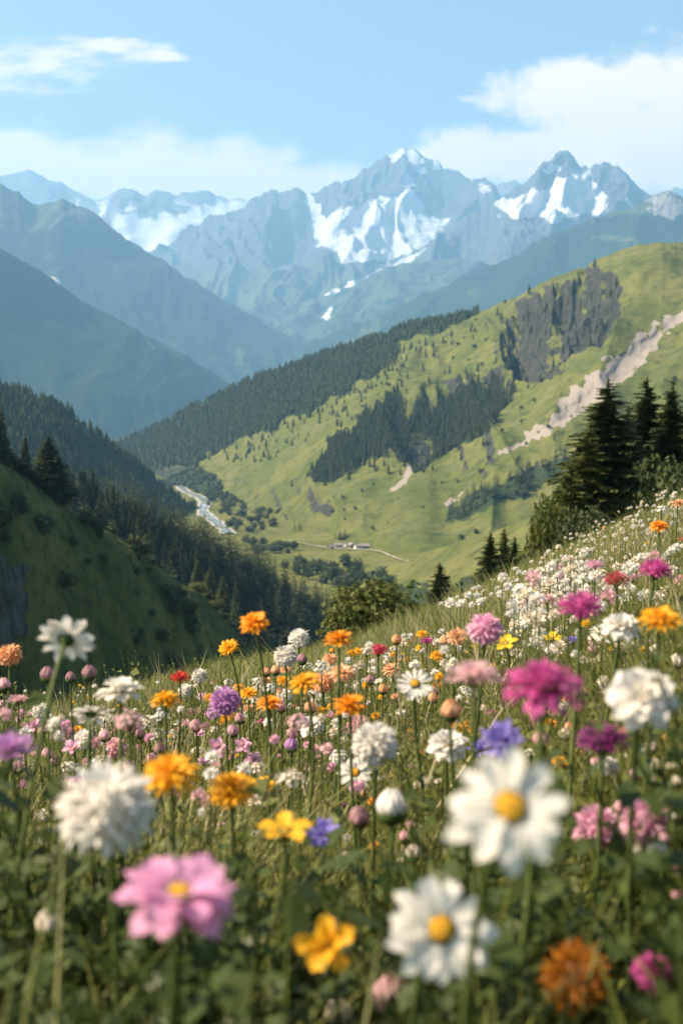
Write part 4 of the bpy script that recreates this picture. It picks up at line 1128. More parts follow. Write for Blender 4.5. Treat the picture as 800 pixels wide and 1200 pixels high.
FL = [
 # kind, colour, px, py, dia, tilt, label, extra
 ('daisy', 'white', 597, 946, 160, 50, 'largest white daisy, wide petals around a yellow centre turned to the viewer', dict(hero=True, side=8)),
 ('daisy', 'white', 517, 1089, 134, 58, 'second large white daisy, lower one, its yellow centre turned slightly aside', dict(hero=True, side=14)),
 ('cosmos', 'cosmos', 210, 1046, 158, 14, 'big pink cosmos with a yellow centre above the dark leaves', dict(hero=True, side=6)),
 ('loose', 'amber', 383, 1108, 84, 62, 'golden yellow flower of few broad petals with an orange centre, low in the grass', dict(hero=True, side=-14, real=.046)),
 ('scabious', 'magenta', 635, 800, 106, 2, 'largest magenta ruffled flower on a thick green stem', dict(real=.062)),
 ('fringe', 'rose', 555, 785, 70, 4, 'pale pink fringed flower seen from the side next to the largest magenta flower', {}),
 ('rosette', 'white', 751, 815, 92, 42, 'creamy white double flower with an orange heart and thick rounded petals', dict(side=-6)),
 ('thistle', 'purple', 705, 865, 60, -2, 'dark purple round topped flower on a bare stem', {}),
 ('thistle', 'magenta', 680, 708, 50, 8, 'round magenta pink globe standing over the white flower drift', {}),
 ('marigold', 'amber', 773, 722, 56, 14, 'large golden orange ruffled flower beside the white flower clump', {}),
 ('rosette', 'white', 727, 733, 50, 24, 'creamy white clump flower next to the golden orange one', {}),
 ('rosette', 'white', 706, 742, 38, 10, 'smaller white double flower leaning on the creamy white clump', {}),
 ('thistle', 'magenta', 768, 666, 38, 2, 'flat topped magenta flower highest on the right slope', dict(side=10)),
 ('thistle', 'crimson', 722, 678, 30, 0, 'raspberry red flat flower just beside the flat magenta one', {}),
 ('fringe', 'pink', 741, 675, 20, 12, 'small light pink flower wedged between raspberry and magenta flowers', {}),
 ('fringe', 'pink', 697, 660, 26, 8, 'small rose pink flat flower on the slope over the white drift', {}),
 ('thistle', 'magenta', 763, 690, 9, 0, 'tiny magenta bud flower under the flat magenta one', {}),
 ('puff', 'white', 685, 648, 15, 15, 'small round white flower above the rose pink flat flower', {}),
 ('marigold', 'orange', 772, 615, 26, 14, 'bright orange flower alone on the upper slope', {}),
 ('marigold', 'peach', 794, 588, 18, 10, 'pale orange flower at the picture edge near the slope crest', {}),
 ('cluster', 'white', 775, 597, 17, 20, 'white flower tuft next to the bright orange flower on the upper slope', {}),
 ('loose', 'yellow', 758, 637, 10, 25, 'small yellow flower below the bright orange flower', {}),
 ('fringe', 'crimson', 797, 632, 14, 10, 'small coral red flower cut by the picture edge', {}),
 ('fringe', 'peach', 789, 652, 13, 10, 'small salmon flower near the flat magenta flower', {}),
 ('marigold', 'peach', 535, 744, 29, 30, 'fluffy peach orange flower touching the pale pink round one', {}),
 ('puff', 'pink', 568, 738, 42, 20, 'pale pink rounded fluffy flower beside the peach orange one', {}),
 ('poppy', 'yellow', 592, 751, 30, 30, 'yellow cup shaped flower below the pale pink fluffy flower', dict(side=-16)),
 ('poppy', 'yellow', 647, 745, 26, 14, 'upright yellow flower close to the small blue violet flower', {}),
 ('cornflower', 'violet', 671, 751, 22, 10, 'small blue violet flower beneath the round magenta globe', {}),
 ('cornflower', 'violet', 588, 868, 62, 40, 'large blue violet flower with spreading petals behind the largest daisy', dict(side=-20)),
 ('cornflower', 'violet', 561, 878, 34, 20, 'smaller blue violet flower leaning on the larger blue violet one', {}),
 ('loose', 'amber', 553, 858, 20, 30, 'little yellow flower pair beside the white rounded flower', {}),
 ('loose', 'amber', 547, 848, 15, 30, 'tiny yellow flower on top of the little yellow pair', {}),
 ('rosette', 'white', 524, 872, 52, 30, 'rounded white flower with folded petals behind the little yellow pair', {}),
 ('marigold', 'orange', 496, 877, 17, 30, 'small deep orange flower against the rounded white one', {}),
 ('bud', 'peach', 528, 833, 25, 12, 'half open peach pink bud above the rounded white flower', {}),
 ('thistle', 'dusky', 575, 836, 18, 0, 'small muted purple flower in the grass under the largest magenta flower', {}),
 ('bud', 'dusky', 634, 868, 22, -4, 'dusky pink closed bud between blue violet and dark purple flowers', {}),
 ('puff', 'white', 440, 872, 56, 24, 'big white ball flower directly behind the small daisy', {}),
 ('daisy', 'white', 416, 905, 44, 50, 'small daisy with a yellow eye in front of the white ball flower', {}),
 ('daisy_fine', 'white', 486, 801, 46, 48, 'many petalled white daisy with yellow eye in the middle of the meadow', {}),
 ('marigold', 'orange', 513, 804, 21, 24, 'small orange flower touching the many petalled daisy', {}),
 ('marigold', 'orange', 410, 823, 46, 8, 'broad orange flower seen edge on above the white ball flower', {}),
 ('marigold', 'orange', 316, 822, 34, 8, 'deep yellow orange flower beside the lilac cluster', {}),
 ('marigold', 'amber', 291, 811, 26, 8, 'golden flower just behind the deep yellow orange one', {}),
 ('marigold', 'peach', 401, 787, 34, 20, 'tawny orange flower with pointed petals under the flat orange one', {}),
 ('marigold', 'amber', 356, 797, 42, 14, 'golden orange flower next to the faded peach flower', dict(side=-14)),
 ('puff', 'peach', 379, 799, 28, 10, 'faded peach flower between two orange flowers', {}),
 ('marigold', 'orange', 397, 746, 40, 4, 'flat orange flower silhouetted on the dark forest, on a tall stem', {}),
 ('marigold', 'orange', 297, 727, 40, 24, 'tall orange flower standing highest against the dark slope', dict(side=-10)),
 ('marigold', 'amber', 267, 757, 28, 28, 'golden flower lower down beside the tallest orange one', dict(side=-14)),
 ('puff', 'white', 350, 748, 25, 10, 'white ball flower against the dark forest near the flat orange flower', {}),
 ('puff', 'white', 335, 769, 29, 10, 'white ball flower lower than its neighbour against the dark forest', {}),
 ('bud', 'dusky', 354, 773, 13, 0, 'mauve bud under the white ball flower by the dark forest', {}),
 ('bud', 'peach', 312, 788, 11, 0, 'pale pink bud on a thin stem below the tallest orange flower', {}),
 ('bud', 'peach', 323, 786, 12, 0, 'pale pink bud paired with another on thin stems', {}),
 ('bud', 'amber', 389, 763, 7, 0, 'orange bud below the flat orange flower', {}),
 ('thistle', 'crimson', 443, 761, 23, 2, 'bright red flower on the green crest', {}),
 ('fringe', 'magenta', 500, 750, 19, 10, 'small mauve pink flower on the crest beside a rosy bud', {}),
 ('puff', 'crimson', 487, 749, 11, 0, 'rosy red bud flower touching the small mauve pink one', {}),
 ('marigold', 'amber', 513, 767, 22, 20, 'yellow orange flower below the small mauve pink one', {}),
 ('marigold', 'peach', 458, 783, 25, 18, 'light orange flower beside the many petalled daisy', dict(side=-12)),
 ('marigold', 'amber', 477, 772, 15, 10, 'small golden flower on the crest beyond the light orange one', {}),
 ('bud', 'dusky', 434, 797, 12, 0, 'greyish mauve bud between tawny and light orange flowers', {}),
 ('bud', 'lilac', 341, 874, 17, 0, 'lilac bud on a straight stem in the middle grass', {}),
 ('rosette', 'white', 364, 851, 36, 14, 'white ruffled flower beside the lilac bud', {}),
 ('cluster', 'rose', 350, 846, 34, 10, 'pinkish white tuft behind the white ruffled flower', {}),
 ('cluster', 'cream', 342, 913, 36, 10, 'brownish cream seed tuft behind the golden flower with flat petals', {}),
 ('marigold', 'amber', 200, 902, 76, 20, 'large orange ball flower, roundest of the orange ones', dict(real=.056)),
 ('scabious', 'amber', 272, 922, 66, 12, 'wide orange flower beside the large orange ball', dict(real=.056)),
 ('poppy', 'amber', 308, 918, 38, 18, 'broad loose orange petals pressed against the wide orange flower', {}),
 ('poppy', 'amber', 334, 966, 72, 8, 'golden flower with flat upright petals seen from the side', dict(real=.052)),
 ('cornflower', 'violet', 379, 978, 52, 34, 'violet blue flower leaning on the golden flat petalled one', {}),
 ('thistle', 'purple', 405, 952, 34, 10, 'plum coloured flower behind the violet blue one', {}),
 ('bud', 'dusky', 421, 958, 26, 20, 'brown fading head beside the plum coloured flower', {}),
 ('bud', 'white', 459, 946, 40, -6, 'large closed white bud with a beige underside', dict(real=.034)),
 ('bud', 'orange', 436, 941, 12, 0, 'tiny orange bud beside the large white bud', {}),
 ('bud', 'rose', 474, 981, 15, 0, 'tiny pinkish white bud under the large white bud', {}),
 ('bud', 'cream', 484, 1000, 20, 0, 'blurred greenish cream bud under the tiny pinkish bud', {}),
 ('puff', 'white', 125, 948, 116, 18, 'largest white fluffy ball flower near the pink cosmos', dict(real=.066)),
 ('fringe', 'lilac', 12, 872, 66, 14, 'soft lilac pink fluffy flower at the picture edge', {}),
 ('daisy', 'white', 78, 748, 74, -56, 'white flower seen from behind on the tallest stem', dict(side=6)),
 ('puff', 'peach', 12, 768, 30, -10, 'peach flower with a green cup at the picture edge', {}),
 ('rosette', 'white', 142, 808, 60, -8, 'white flower with spread petals seen from below, beside a smaller one', {}),
 ('daisy', 'white', 107, 835, 52, -34, 'white flower with drooping petals in front of the spread white one', {}),
 ('bud', 'dusky', 56, 791, 18, 0, 'rosy brown bud left of the tallest stem', {}),
 ('bud', 'dusky', 83, 794, 13, 0, 'smallest brown bud by the tallest stem', {}),
 ('bud', 'dusky', 105, 789, 18, 4, 'rosy bud above the spread white flower', {}),
 ('bud', 'rose', 5, 803, 16, 0, 'pink bud at the picture edge under the peach flower', {}),
 ('fringe', 'rose', 22, 818, 28, -8, 'pale pink nodding flower under the peach flower', {}),
 ('cluster', 'rose', 152, 845, 42, 8, 'pale pink tuft with a dark brown heart below the spread white flower', {}),
 ('thistle', 'dusky', 156, 852, 22, 0, 'dark brown red head inside the pale pink tuft', {}),
 ('marigold', 'amber', 90, 855, 20, 20, 'small yellow orange flower under the drooping white one', {}),
 ('loose', 'pink', 85, 876, 26, 40, 'small pale pink flower of broad petals under the drooping white flower', {}),
 ('loose', 'pink', 40, 850, 24, 30, 'pale pink petals beside the soft lilac flower', {}),
 ('loose', 'pink', 256, 876, 30, 56, 'pink flower with a heart shaped petal over the wide orange flower', {}),
 ('loose', 'pink', 285, 874, 26, 36, 'pink flower with slanting petals next to the heart shaped one', {}),
 ('loose', 'pink', 297, 890, 26, 24, 'pink cup flower below the one with slanting petals', {}),
 ('bud', 'pink', 273, 857, 15, 10, 'round pink bud above the pink heart shaped flower', {}),
 ('fringe', 'red', 211, 792, 28, 14, 'red spiky flower against the dark slope', {}),
 ('puff', 'white', 234, 792, 19, 10, 'little white ball flower beside the red spiky one', {}),
 ('puff', 'white', 218, 809, 18, 10, 'little white ball flower under the red spiky one', {}),
 ('marigold', 'amber', 194, 817, 40, 6, 'orange flower seen edge on beneath the red spiky one', {}),
 ('puff', 'lilac', 264, 822, 38, 14, 'lilac purple rounded flower beside the orange ones', {}),
 ('cluster', 'lilac', 252, 836, 24, 14, 'lilac cluster under the lilac purple rounded flower', {}),
 ('marigold', 'amber', 267, 837, 21, 28, 'small orange flower in front of the lilac purple one', {}),
 ('thistle', 'dusky', 228, 834, 18, 0, 'mauve brown head between orange and lilac flowers', {}),
 ('loose', 'amber', 206, 840, 11, 20, 'tiny orange flower under the edge on orange one', {}),
 ('loose', 'pink', 237, 817, 15, 40, 'tiny pink flower behind the lilac purple rounded one', {}),
 ('bud', 'magenta', 306, 847, 10, 0, 'tiny magenta bud under the deep yellow orange flower', {}),
 ('puff', 'pink', 698, 970, 58, 6, 'pink round flower just beyond the largest daisy', {}),
 ('puff', 'pink', 755, 963, 58, 4, 'pink round flower with a side bloom, farther from the daisy', {}),
 ('scabious', 'shaded_orange', 675, 1145, 98, 66, 'dim orange flower with a dark centre low in the shadow', dict(real=.054, disc=M_disc_dark, leaves=0)),
 ('scabious', 'magenta', 764, 1136, 58, 22, 'dim purple red flower low in the shadow', {}),
 ('bud', 'rose', 458, 1170, 50, 4, 'pale pink bud at the bottom edge', dict(real=.030)),
 ('bud', 'cream', 395, 1190, 36, 0, 'cream bud cut by the bottom edge', {}),
 ('bud', 'cream', 58, 1082, 34, 10, 'blurred beige bud among the light leaves', {}),
 ('bud', 'rose', 45, 973, 14, 0, 'little pinkish bud near the largest white ball flower', {}),
 ('bud', 'rose', 144, 1130, 11, 0, 'small pink bud hanging under the cosmos', {}),
 ('bud', 'white', 768, 763, 16, 30, 'oval white bud below the golden orange ruffled flower', {}),
 ('bud', 'white', 793, 775, 18, 20, 'white bud at the picture edge above the creamy double flower', {}),
 ('loose', 'pink', 758, 751, 10, 30, 'tiny mauve flower beside the oval white bud', {}),
 ('bud', 'dusky', 694, 763, 14, 0, 'brown pink bud near the small blue violet flower', {}),
 ('bud', 'white', 661, 830, 15, 0, 'small whitish bud to the side of the largest magenta stem', {}),
]
for k, c, px, py, dia, tl, lab, ex in FL:
    flower(k, c, px, py, dia, tl, lab, None if True else '', **{**dict(leaves=3 if dia > 40 else (2 if dia > 18 else 0)), **ex})

# ------------------------------------------------------------------ the small flowers of the drift and the open meadow
def small_flower(kind, colour, px, py, dia, real, label, group):
    """a flower a few pixels wide: stem and head in one mesh"""
    real = fit_real(px, py, dia, real, .10)
    Y = real * FPX / dia
    h = at(px, py, Y)
    USED.append((px, py, dia))
    g = float(meadow_z(h[0], h[1]))
    ht = h[2] - g
    r = fr
    A = Acc(); R_ = real / 2
    st = np.array([[.02 * r.normal(), .02 * r.normal(), -.02], [.01 * r.normal(), .01 * r.normal(), ht * .5], [0, 0, ht - R_ * .3]])
    v, f = tube(st, [.0016, .0013, .001], 4); A.add(v, f, r.random())
    nstem = len(f)
    tl = R(15 + 15 * r.normal()); az0 = r.random() * 6.28
    def face(V):
        V = V * R_
        m = np.array((Matrix.Rotation(az0, 3, 'Z') @ Matrix.Rotation(tl, 3, 'X')))
        return V @ m.T + np.array([0, 0, ht])
    if kind == 'tuft':
        n = 34
        for i in range(n):
            zc = 1 - 1.6 * (i + .5) / n; a = i * 2.4; el = math.asin(max(-1, min(1, zc)))
            V, F = petal(r, .58, .62, 2, 2, -.15, .5, 4, .4)
            V = put(V, el + .3 * r.normal(), a, 0, 0, .5 * r.normal()) + np.array([.42 * math.cos(el) * math.cos(a), .42 * math.cos(el) * math.sin(a), .34 * math.sin(el)])
            A.add(face(V), F, r.random())
        extra = None
    else:
        n = 8
        for i in range(n):
            V, F = petal(r, .85, .55, 3, 2, -.1, .3, 4, .3)
            A.add(face(put(V, .15 + .1 * r.normal(), i * 6.283 / n, .12, 0)), F, r.random())
        V, F = dome(.26, 7, 3); extra = (face(V), F)
    F4 = np.concatenate(A.F)
    VV = np.concatenate(A.V); tint = np.concatenate(A.T)
    fm = [0] * nstem + [1] * (len(F4) - nstem)
    SMALL.append(dict(kind=kind, colour=colour, dia=dia, V=VV, F=F4, tint=tint, fm=fm, loc=(h[0], h[1], g), label=label, group=group, extra=extra))

SMALL = []
def emit_small(limit=285):
    order = sorted(SMALL, key=lambda q: -q['dia'])
    for q in order[:limit]:
        VV, Fs, mats, fm, tint = q['V'], [q['F']], [M_stem, PM[q['colour']]], list(q['fm']), q['tint']
        if q['extra'] is not None:
            ev, ef = q['extra']
            Fs.append(ef + len(VV)); fm += [2] * len(ef); VV = np.concatenate([VV, ev]); tint = np.concatenate([tint, np.zeros(len(ev))]); mats.append(M_disc)
        o = link({'tuft': 'tuft_flower'}.get(q['kind'], 'small_daisy'), raw_mesh('small_flower', VV, Fs, mats, True, {'tint': tint}, fm))
        o.location = q['loc']
        tag(o, q['label'], 'flower', q['group'])
    rest = order[limit:]
    cols = sorted({q['colour'] for q in rest}); mats = [M_stem] + [PM[c] for c in cols]
    V, F, T, M, n = [], [], [], [], 0
    for q in rest:
        V.append(q['V'] + np.array(q['loc'])); F.append(q['F'] + n); T.append(q['tint']); n += len(q['V'])
        M += [0 if k == 0 else 1 + cols.index(q['colour']) for k in q['fm']]
    tag(link('small_flowers', raw_mesh('small_flowers', np.concatenate(V), np.concatenate(F), mats, True, {'tint': np.concatenate(T)}, M)),
        'countless tiny pale blooms sprinkled through the meadow grass', 'flowers', kind='stuff')

def crest_py(px):
    return np.interp(px, [0, 240, 300, 360, 420, 480, 520, 560, 600, 650, 700, 760, 800], [835, 815, 800, 770, 744, 722, 706, 688, 668, 640, 618, 592, 577])
def spread(poly, n, kinds, dias, reals, label, group, gap=.7):
    poly = np.array(poly, float); c = 0; tries = 0
    while c < n and tries < n * 60:
        tries += 1
        q = poly.min(0) + (poly.max(0) - poly.min(0)) * fr.random(2)
        if pmask(np.array([q[0]]), np.array([q[1]]), poly, .5, 0)[0] < .5: continue
        d = dias[0] + (dias[1] - dias[0]) * fr.random() ** 1.6
        if any((q[0] - a) ** 2 + (q[1] - b) ** 2 < (gap * .5 * (d + e_)) ** 2 for a, b, e_ in USED): continue
        kd, cl = kinds[int(fr.integers(0, len(kinds)))]
        small_flower(kd, cl, q[0], q[1], d, reals[0] + (reals[1] - reals[0]) * fr.random(), label, group); c += 1
W2 = [('tuft', 'white')] * 4 + [('tuft', 'cream')] * 2 + [('tuft', 'rose')]
spread([(606, 690), (640, 664), (668, 652), (700, 668), (720, 690), (700, 720), (660, 715), (620, 735), (596, 722)], 105, W2, (10, 24), (.028, .038), 'white tuft in the dense white drift around the round magenta globe', 'white flowers of the dense drift', .42)
spread([(720, 660), (800, 640), (800, 720), (760, 700), (730, 712)], 46, W2, (9, 20), (.028, .038), 'white tuft crowded around the flat magenta flower', 'white flowers around the magenta one', .45)
spread([(530, 700), (560, 685), (620, 655), (640, 660), (600, 690), (560, 715), (520, 725)], 16, [('tuft', 'white')], (7, 17), (.026, .034), 'white tuft standing apart on the open green slope', 'white flowers on the open slope')
spread([(690, 625), (760, 596), (800, 580), (800, 640), (740, 650)], 26, [('tuft', 'white'), ('tuft', 'white'), ('tuft', 'cream'), ('tuft', 'peach')], (4, 9), (.024, .034), 'tiny pale flower on the upper slope near the bright orange one', 'tiny flowers of the upper slope')
spread([(640, 640), (700, 610), (760, 583), (800, 566), (800, 578), (740, 604), (680, 632)], 34, [('tuft', 'cream'), ('tuft', 'white')], (3, 6), (.026, .036), 'tiny pale flower head on the slope crest before the dark trees', 'flower heads along the slope crest')
spread([(420, 790), (470, 760), (560, 760), (640, 760), (720, 755), (800, 770), (800, 850), (640, 850), (480, 850), (420, 830)], 26, [('tuft', 'white'), ('tuft', 'cream'), ('daisylet', 'white'), ('tuft', 'yellow')], (6, 13), (.018, .026), 'small pale flower scattered in the mid meadow grass', 'small flowers of the mid meadow')
spread([(425, 770), (480, 745), (520, 740), (520, 790), (430, 800)], 14, [('tuft', 'white'), ('tuft', 'cream')], (8, 15), (.024, .034), 'white tuft near the bright red flower on the crest', 'white flowers near the red one')
spread([(0, 820), (120, 850), (260, 830), (330, 800), (400, 800), (420, 860), (300, 900), (160, 880), (0, 930)], 46, [('tuft', 'white'), ('tuft', 'cream'), ('tuft', 'rose'), ('tuft', 'pink')], (7, 15), (.018, .028), 'small pale flower among the stems of the lower meadow', 'small flowers among the stems')
spread([(180, 800), (330, 790), (440, 790), (440, 840), (200, 850)], 22, [('tuft', 'amber'), ('tuft', 'peach'), ('tuft', 'white')], (7, 14), (.018, .028), 'small warm coloured flower among the larger orange flowers', 'small flowers among the orange ones')
spread([(0, 920), (800, 900), (800, 1010), (0, 1040)], 20, [('tuft', 'white'), ('tuft', 'yellow'), ('tuft', 'cream')], (7, 14), (.012, .018), 'tiny pale bloom deep in the foreground greenery', 'tiny blooms in the foreground')

spread([(0, 830), (120, 850), (260, 845), (420, 830), (420, 930), (300, 960), (0, 960)], 60, [('tuft', 'cream'), ('tuft', 'rose'), ('tuft', 'dusky'), ('tuft', 'white'), ('tuft', 'pink')], (9, 22), (.022, .032), 'faded pale flower head crowded among the orange and lilac flowers', 'faded heads of the lower meadow', .5)
spread([(560, 730), (640, 712), (700, 728), (800, 730), (800, 768), (690, 765), (600, 765)], 46, W2, (10, 24), (.026, .036), 'white tuft in the lower fringe of the white drift', 'white flowers of the lower drift', .45)
spread([(470, 745), (560, 735), (600, 735), (700, 730), (800, 740), (800, 800), (640, 790), (470, 780)], 60, [('tuft', 'white'), ('tuft', 'white'), ('tuft', 'cream'), ('tuft', 'yellow')], (6, 16), (.02, .03), 'small pale flower below the dense white drift', 'small flowers below the drift', .5)
spread([(380, 780), (440, 750), (520, 745), (540, 780), (480, 840), (380, 850)], 40, [('tuft', 'white'), ('tuft', 'amber'), ('tuft', 'cream'), ('tuft', 'peach')], (6, 15), (.02, .03), 'small flower between the orange flowers and the many petalled daisy', 'small flowers of the meadow middle', .5)
def fill(poly, n, kinds, dias, label, group, gap=.5):
    poly = np.array(poly, float); c = 0; tries = 0
    while c < n and tries < n * 80:
        tries += 1
        q = poly.min(0) + (poly.max(0) - poly.min(0)) * fr.random(2)
        if pmask(np.array([q[0]]), np.array([q[1]]), poly, .5, 0)[0] < .5: continue
        d = dias[0] + (dias[1] - dias[0]) * fr.random() ** 1.3
        if any((q[0] - a) ** 2 + (q[1] - b) ** 2 < (gap * .5 * (d + e_)) ** 2 for a, b, e_ in USED): continue
        k, cl = kinds[int(fr.integers(0, len(kinds)))]
        if k == 'bud': d = min(d, 9 + .25 * d)
        flower(k, cl, q[0], q[1], d, 14 + 10 * fr.normal(), label[k], group, leaves=1); c += 1
LB = {'cluster': 'loose pale flower tuft crowded among the lower meadow flowers', 'bud': 'half closed dusky bud among the lower meadow flowers', 'puff': 'small pale ball flower among the lower meadow flowers',
      'loose': 'small open pink flower among the lower meadow flowers', 'marigold': 'small orange flower among the lower meadow flowers'}
KB = [('cluster', 'cream'), ('cluster', 'white'), ('cluster', 'rose'), ('cluster', 'white'), ('bud', 'dusky'), ('bud', 'rose'), ('puff', 'rose'), ('puff', 'white'), ('loose', 'pink'), ('cluster', 'cream')]
fill([(0, 815), (60, 830), (200, 835), (330, 800), (430, 800), (430, 900), (300, 940), (160, 900), (0, 930)], 62, KB, (14, 32), LB, 'filler flowers of the lower meadow', .48)
fill([(0, 930), (420, 930), (430, 1000), (240, 985), (0, 1010)], 13, KB, (14, 26), LB, 'filler flowers of the lower meadow', .6)
LM = {k: v.replace('lower meadow', 'middle meadow') for k, v in LB.items()}
KM = [('cluster', 'white'), ('cluster', 'cream'), ('cluster', 'white'), ('puff', 'white'), ('bud', 'cream'), ('marigold', 'amber'), ('bud', 'peach'), ('cluster', 'rose')]
fill([(430, 790), (520, 765), (640, 760), (800, 745), (800, 940), (640, 900), (470, 930), (430, 880)], 46, KM, (12, 26), LM, 'filler flowers of the middle meadow', .5)
fill([(690, 880), (800, 880), (800, 1060), (720, 1000)], 12, [('puff', 'rose'), ('cluster', 'white'), ('bud', 'rose'), ('puff', 'white')], (16, 32), LM, 'filler flowers of the middle meadow', .6)
fill([(430, 905), (540, 905), (500, 1010), (400, 1010)], 7, KM, (12, 22), LM, 'filler flowers of the middle meadow', .6)
LO = {k: v.replace('among the lower meadow flowers', 'in the band along the meadow crest') for k, v in LB.items()}
KO = [('marigold', 'amber'), ('marigold', 'peach'), ('cluster', 'white'), ('cluster', 'cream'), ('puff', 'white'), ('bud', 'peach')]
fill([(230, 805), (330, 785), (420, 760), (520, 735), (530, 790), (430, 830), (250, 850)], 34, KO, (12, 24), LO, 'filler flowers along the meadow crest', .5)
spread([(0, 800), (420, 790), (800, 700), (800, 900), (400, 940), (0, 920)], 420, [('tuft', 'cream'), ('tuft', 'white'), ('tuft', 'rose'), ('tuft', 'yellow'), ('tuft', 'cream')], (3, 7), (.010, .016), 'tiny bloom', 'tiny blooms', .4)
spread([(500, 715), (620, 655), (700, 620), (800, 570), (800, 660), (700, 660), (600, 700)], 160, [('tuft', 'cream'), ('tuft', 'white')], (3, 8), (.02, .03), 'tiny bloom', 'tiny blooms', .5)
emit_small()
# ------------------------------------------------------------------ grass and leafy ground cover
M_grass = leaf_mat('meadow_grass', (.13, .16, .03), (.29, .27, .09), .45, .5, 1.2, rnd=0)
M_herb_shaded = leaf_mat('shaded_meadow_leaves', (.032, .058, .014), (.10, .128, .036), .42, .45, 6.0, rnd=0)  # leaf green of the near plants darkened, foreground shade put into the colour

KEY = np.array([(f[2], f[3], f[4], fit_real(f[2], f[3], f[4], f[7].get('real', REAL[f[0]]), .17) * FPX / f[4]) for f in FL if f[4] >= 20])
def clear_view(x, y, z, m=4):
    px, py = proj(np.stack([x, y, z], -1))
    ok = np.ones(len(x), bool)
    for a, b, d, Y in KEY:
        ok &= ~((y < Y + .05) & (np.abs(px - a) < .46 * d + m) & (py < b + .46 * d + m * .6))
    return ok

def blades(name, x, y, h, w, lean, seed, mat, label):
    r = np.random.default_rng(seed); n = len(x)
    z = meadow_z(x, y) - .01
    a = r.random(n) * 6.283; fa = a + math.pi / 2 + .6 * r.normal(size=n)
    bend = h * lean * (.3 + r.random(n))
    dx, dy = np.cos(a), np.sin(a); wx, wy = np.cos(fa), np.sin(fa)
    V = np.empty((n, 7, 3))
    for i, (f, q) in enumerate(((0, .8), (.4, 1.0), (.75, .6))):
        cx, cy, cz = x + dx * bend * f ** 2, y + dy * bend * f ** 2, z + h * f * (1 - .12 * f * lean)
        hw = w * q / 2
        V[:, 2 * i] = np.stack([cx - wx * hw, cy - wy * hw, cz], 1); V[:, 2 * i + 1] = np.stack([cx + wx * hw, cy + wy * hw, cz], 1)
    V[:, 6] = np.stack([x + dx * bend, y + dy * bend, z + h * (1 - .12 * lean)], 1)
    b = (np.arange(n) * 7)[:, None]
    Q = np.concatenate([b + np.array([0, 1, 3, 2]), b + np.array([2, 3, 5, 4])]); T = b + np.array([4, 5, 6])
    me = raw_mesh(name, V.reshape(-1, 3), [Q, T], [mat], True, {'tint': np.repeat(r.random(n), 7)})
    return tag(link(name, me), label, 'grass', kind='stuff')

M_dry = leaf_mat('dry_stalks', (.30, .26, .13), (.52, .44, .26), .4, .6, 3.0, rnd=0)
gr = np.random.default_rng(77)
def wedge(n, d0, d1, pw=1.0):
    """points over the meadow, within and somewhat beyond the view"""
    d = (d0 ** pw + (d1 ** pw - d0 ** pw) * gr.random(n)) ** (1 / pw)
    x = (gr.random(n) * 2 - 1) * (.50 * d + 1.25)
    return x, d
parts_ = []
for n, d0, d1, h0, h1, w0, w1 in ((30000, .5, 2.2, .18, .46, .0022, .005), (86000, 1.8, 6.0, .18, .46, .003, .007), (56000, 6.0, 14.0, .16, .40, .006, .013), (70000, 14.0, 34.0, .16, .40, .012, .028)):
    x, y = wedge(n, d0, d1, 1.7)
    k = .5 + .5 * np.clip(.5 + fbm(x / .8, y / .8, 3, 410), 0, 1)
    parts_.append((x, y, (h0 + (h1 - h0) * gr.random(n) ** 1.5) * k, w0 + (w1 - w0) * gr.random(n)))
X_, Y_, H_, W_ = (np.concatenate([p[i] for p in parts_]) for i in range(4))
ok = clear_view(X_, Y_, meadow_z(X_, Y_) + H_)
X_, Y_, H_, W_ = X_[ok], Y_[ok], H_[ok], W_[ok]
blades('meadow_grass', X_, Y_, H_, W_, .75, 78, M_grass, 'long green meadow grass growing between the flowers')

x, y = wedge(13000, 1.5, 9.0, 1.5)
hh = .22 + .26 * gr.random(len(x)) ** 1.5
ok = clear_view(x, y, meadow_z(x, y) + hh)
blades('dry_grass', x[ok], y[ok], hh[ok], .0022 + .004 * gr.random(int(ok.sum())), .5, 81, M_dry, 'straw coloured dry stalks mixed into the green meadow grass')

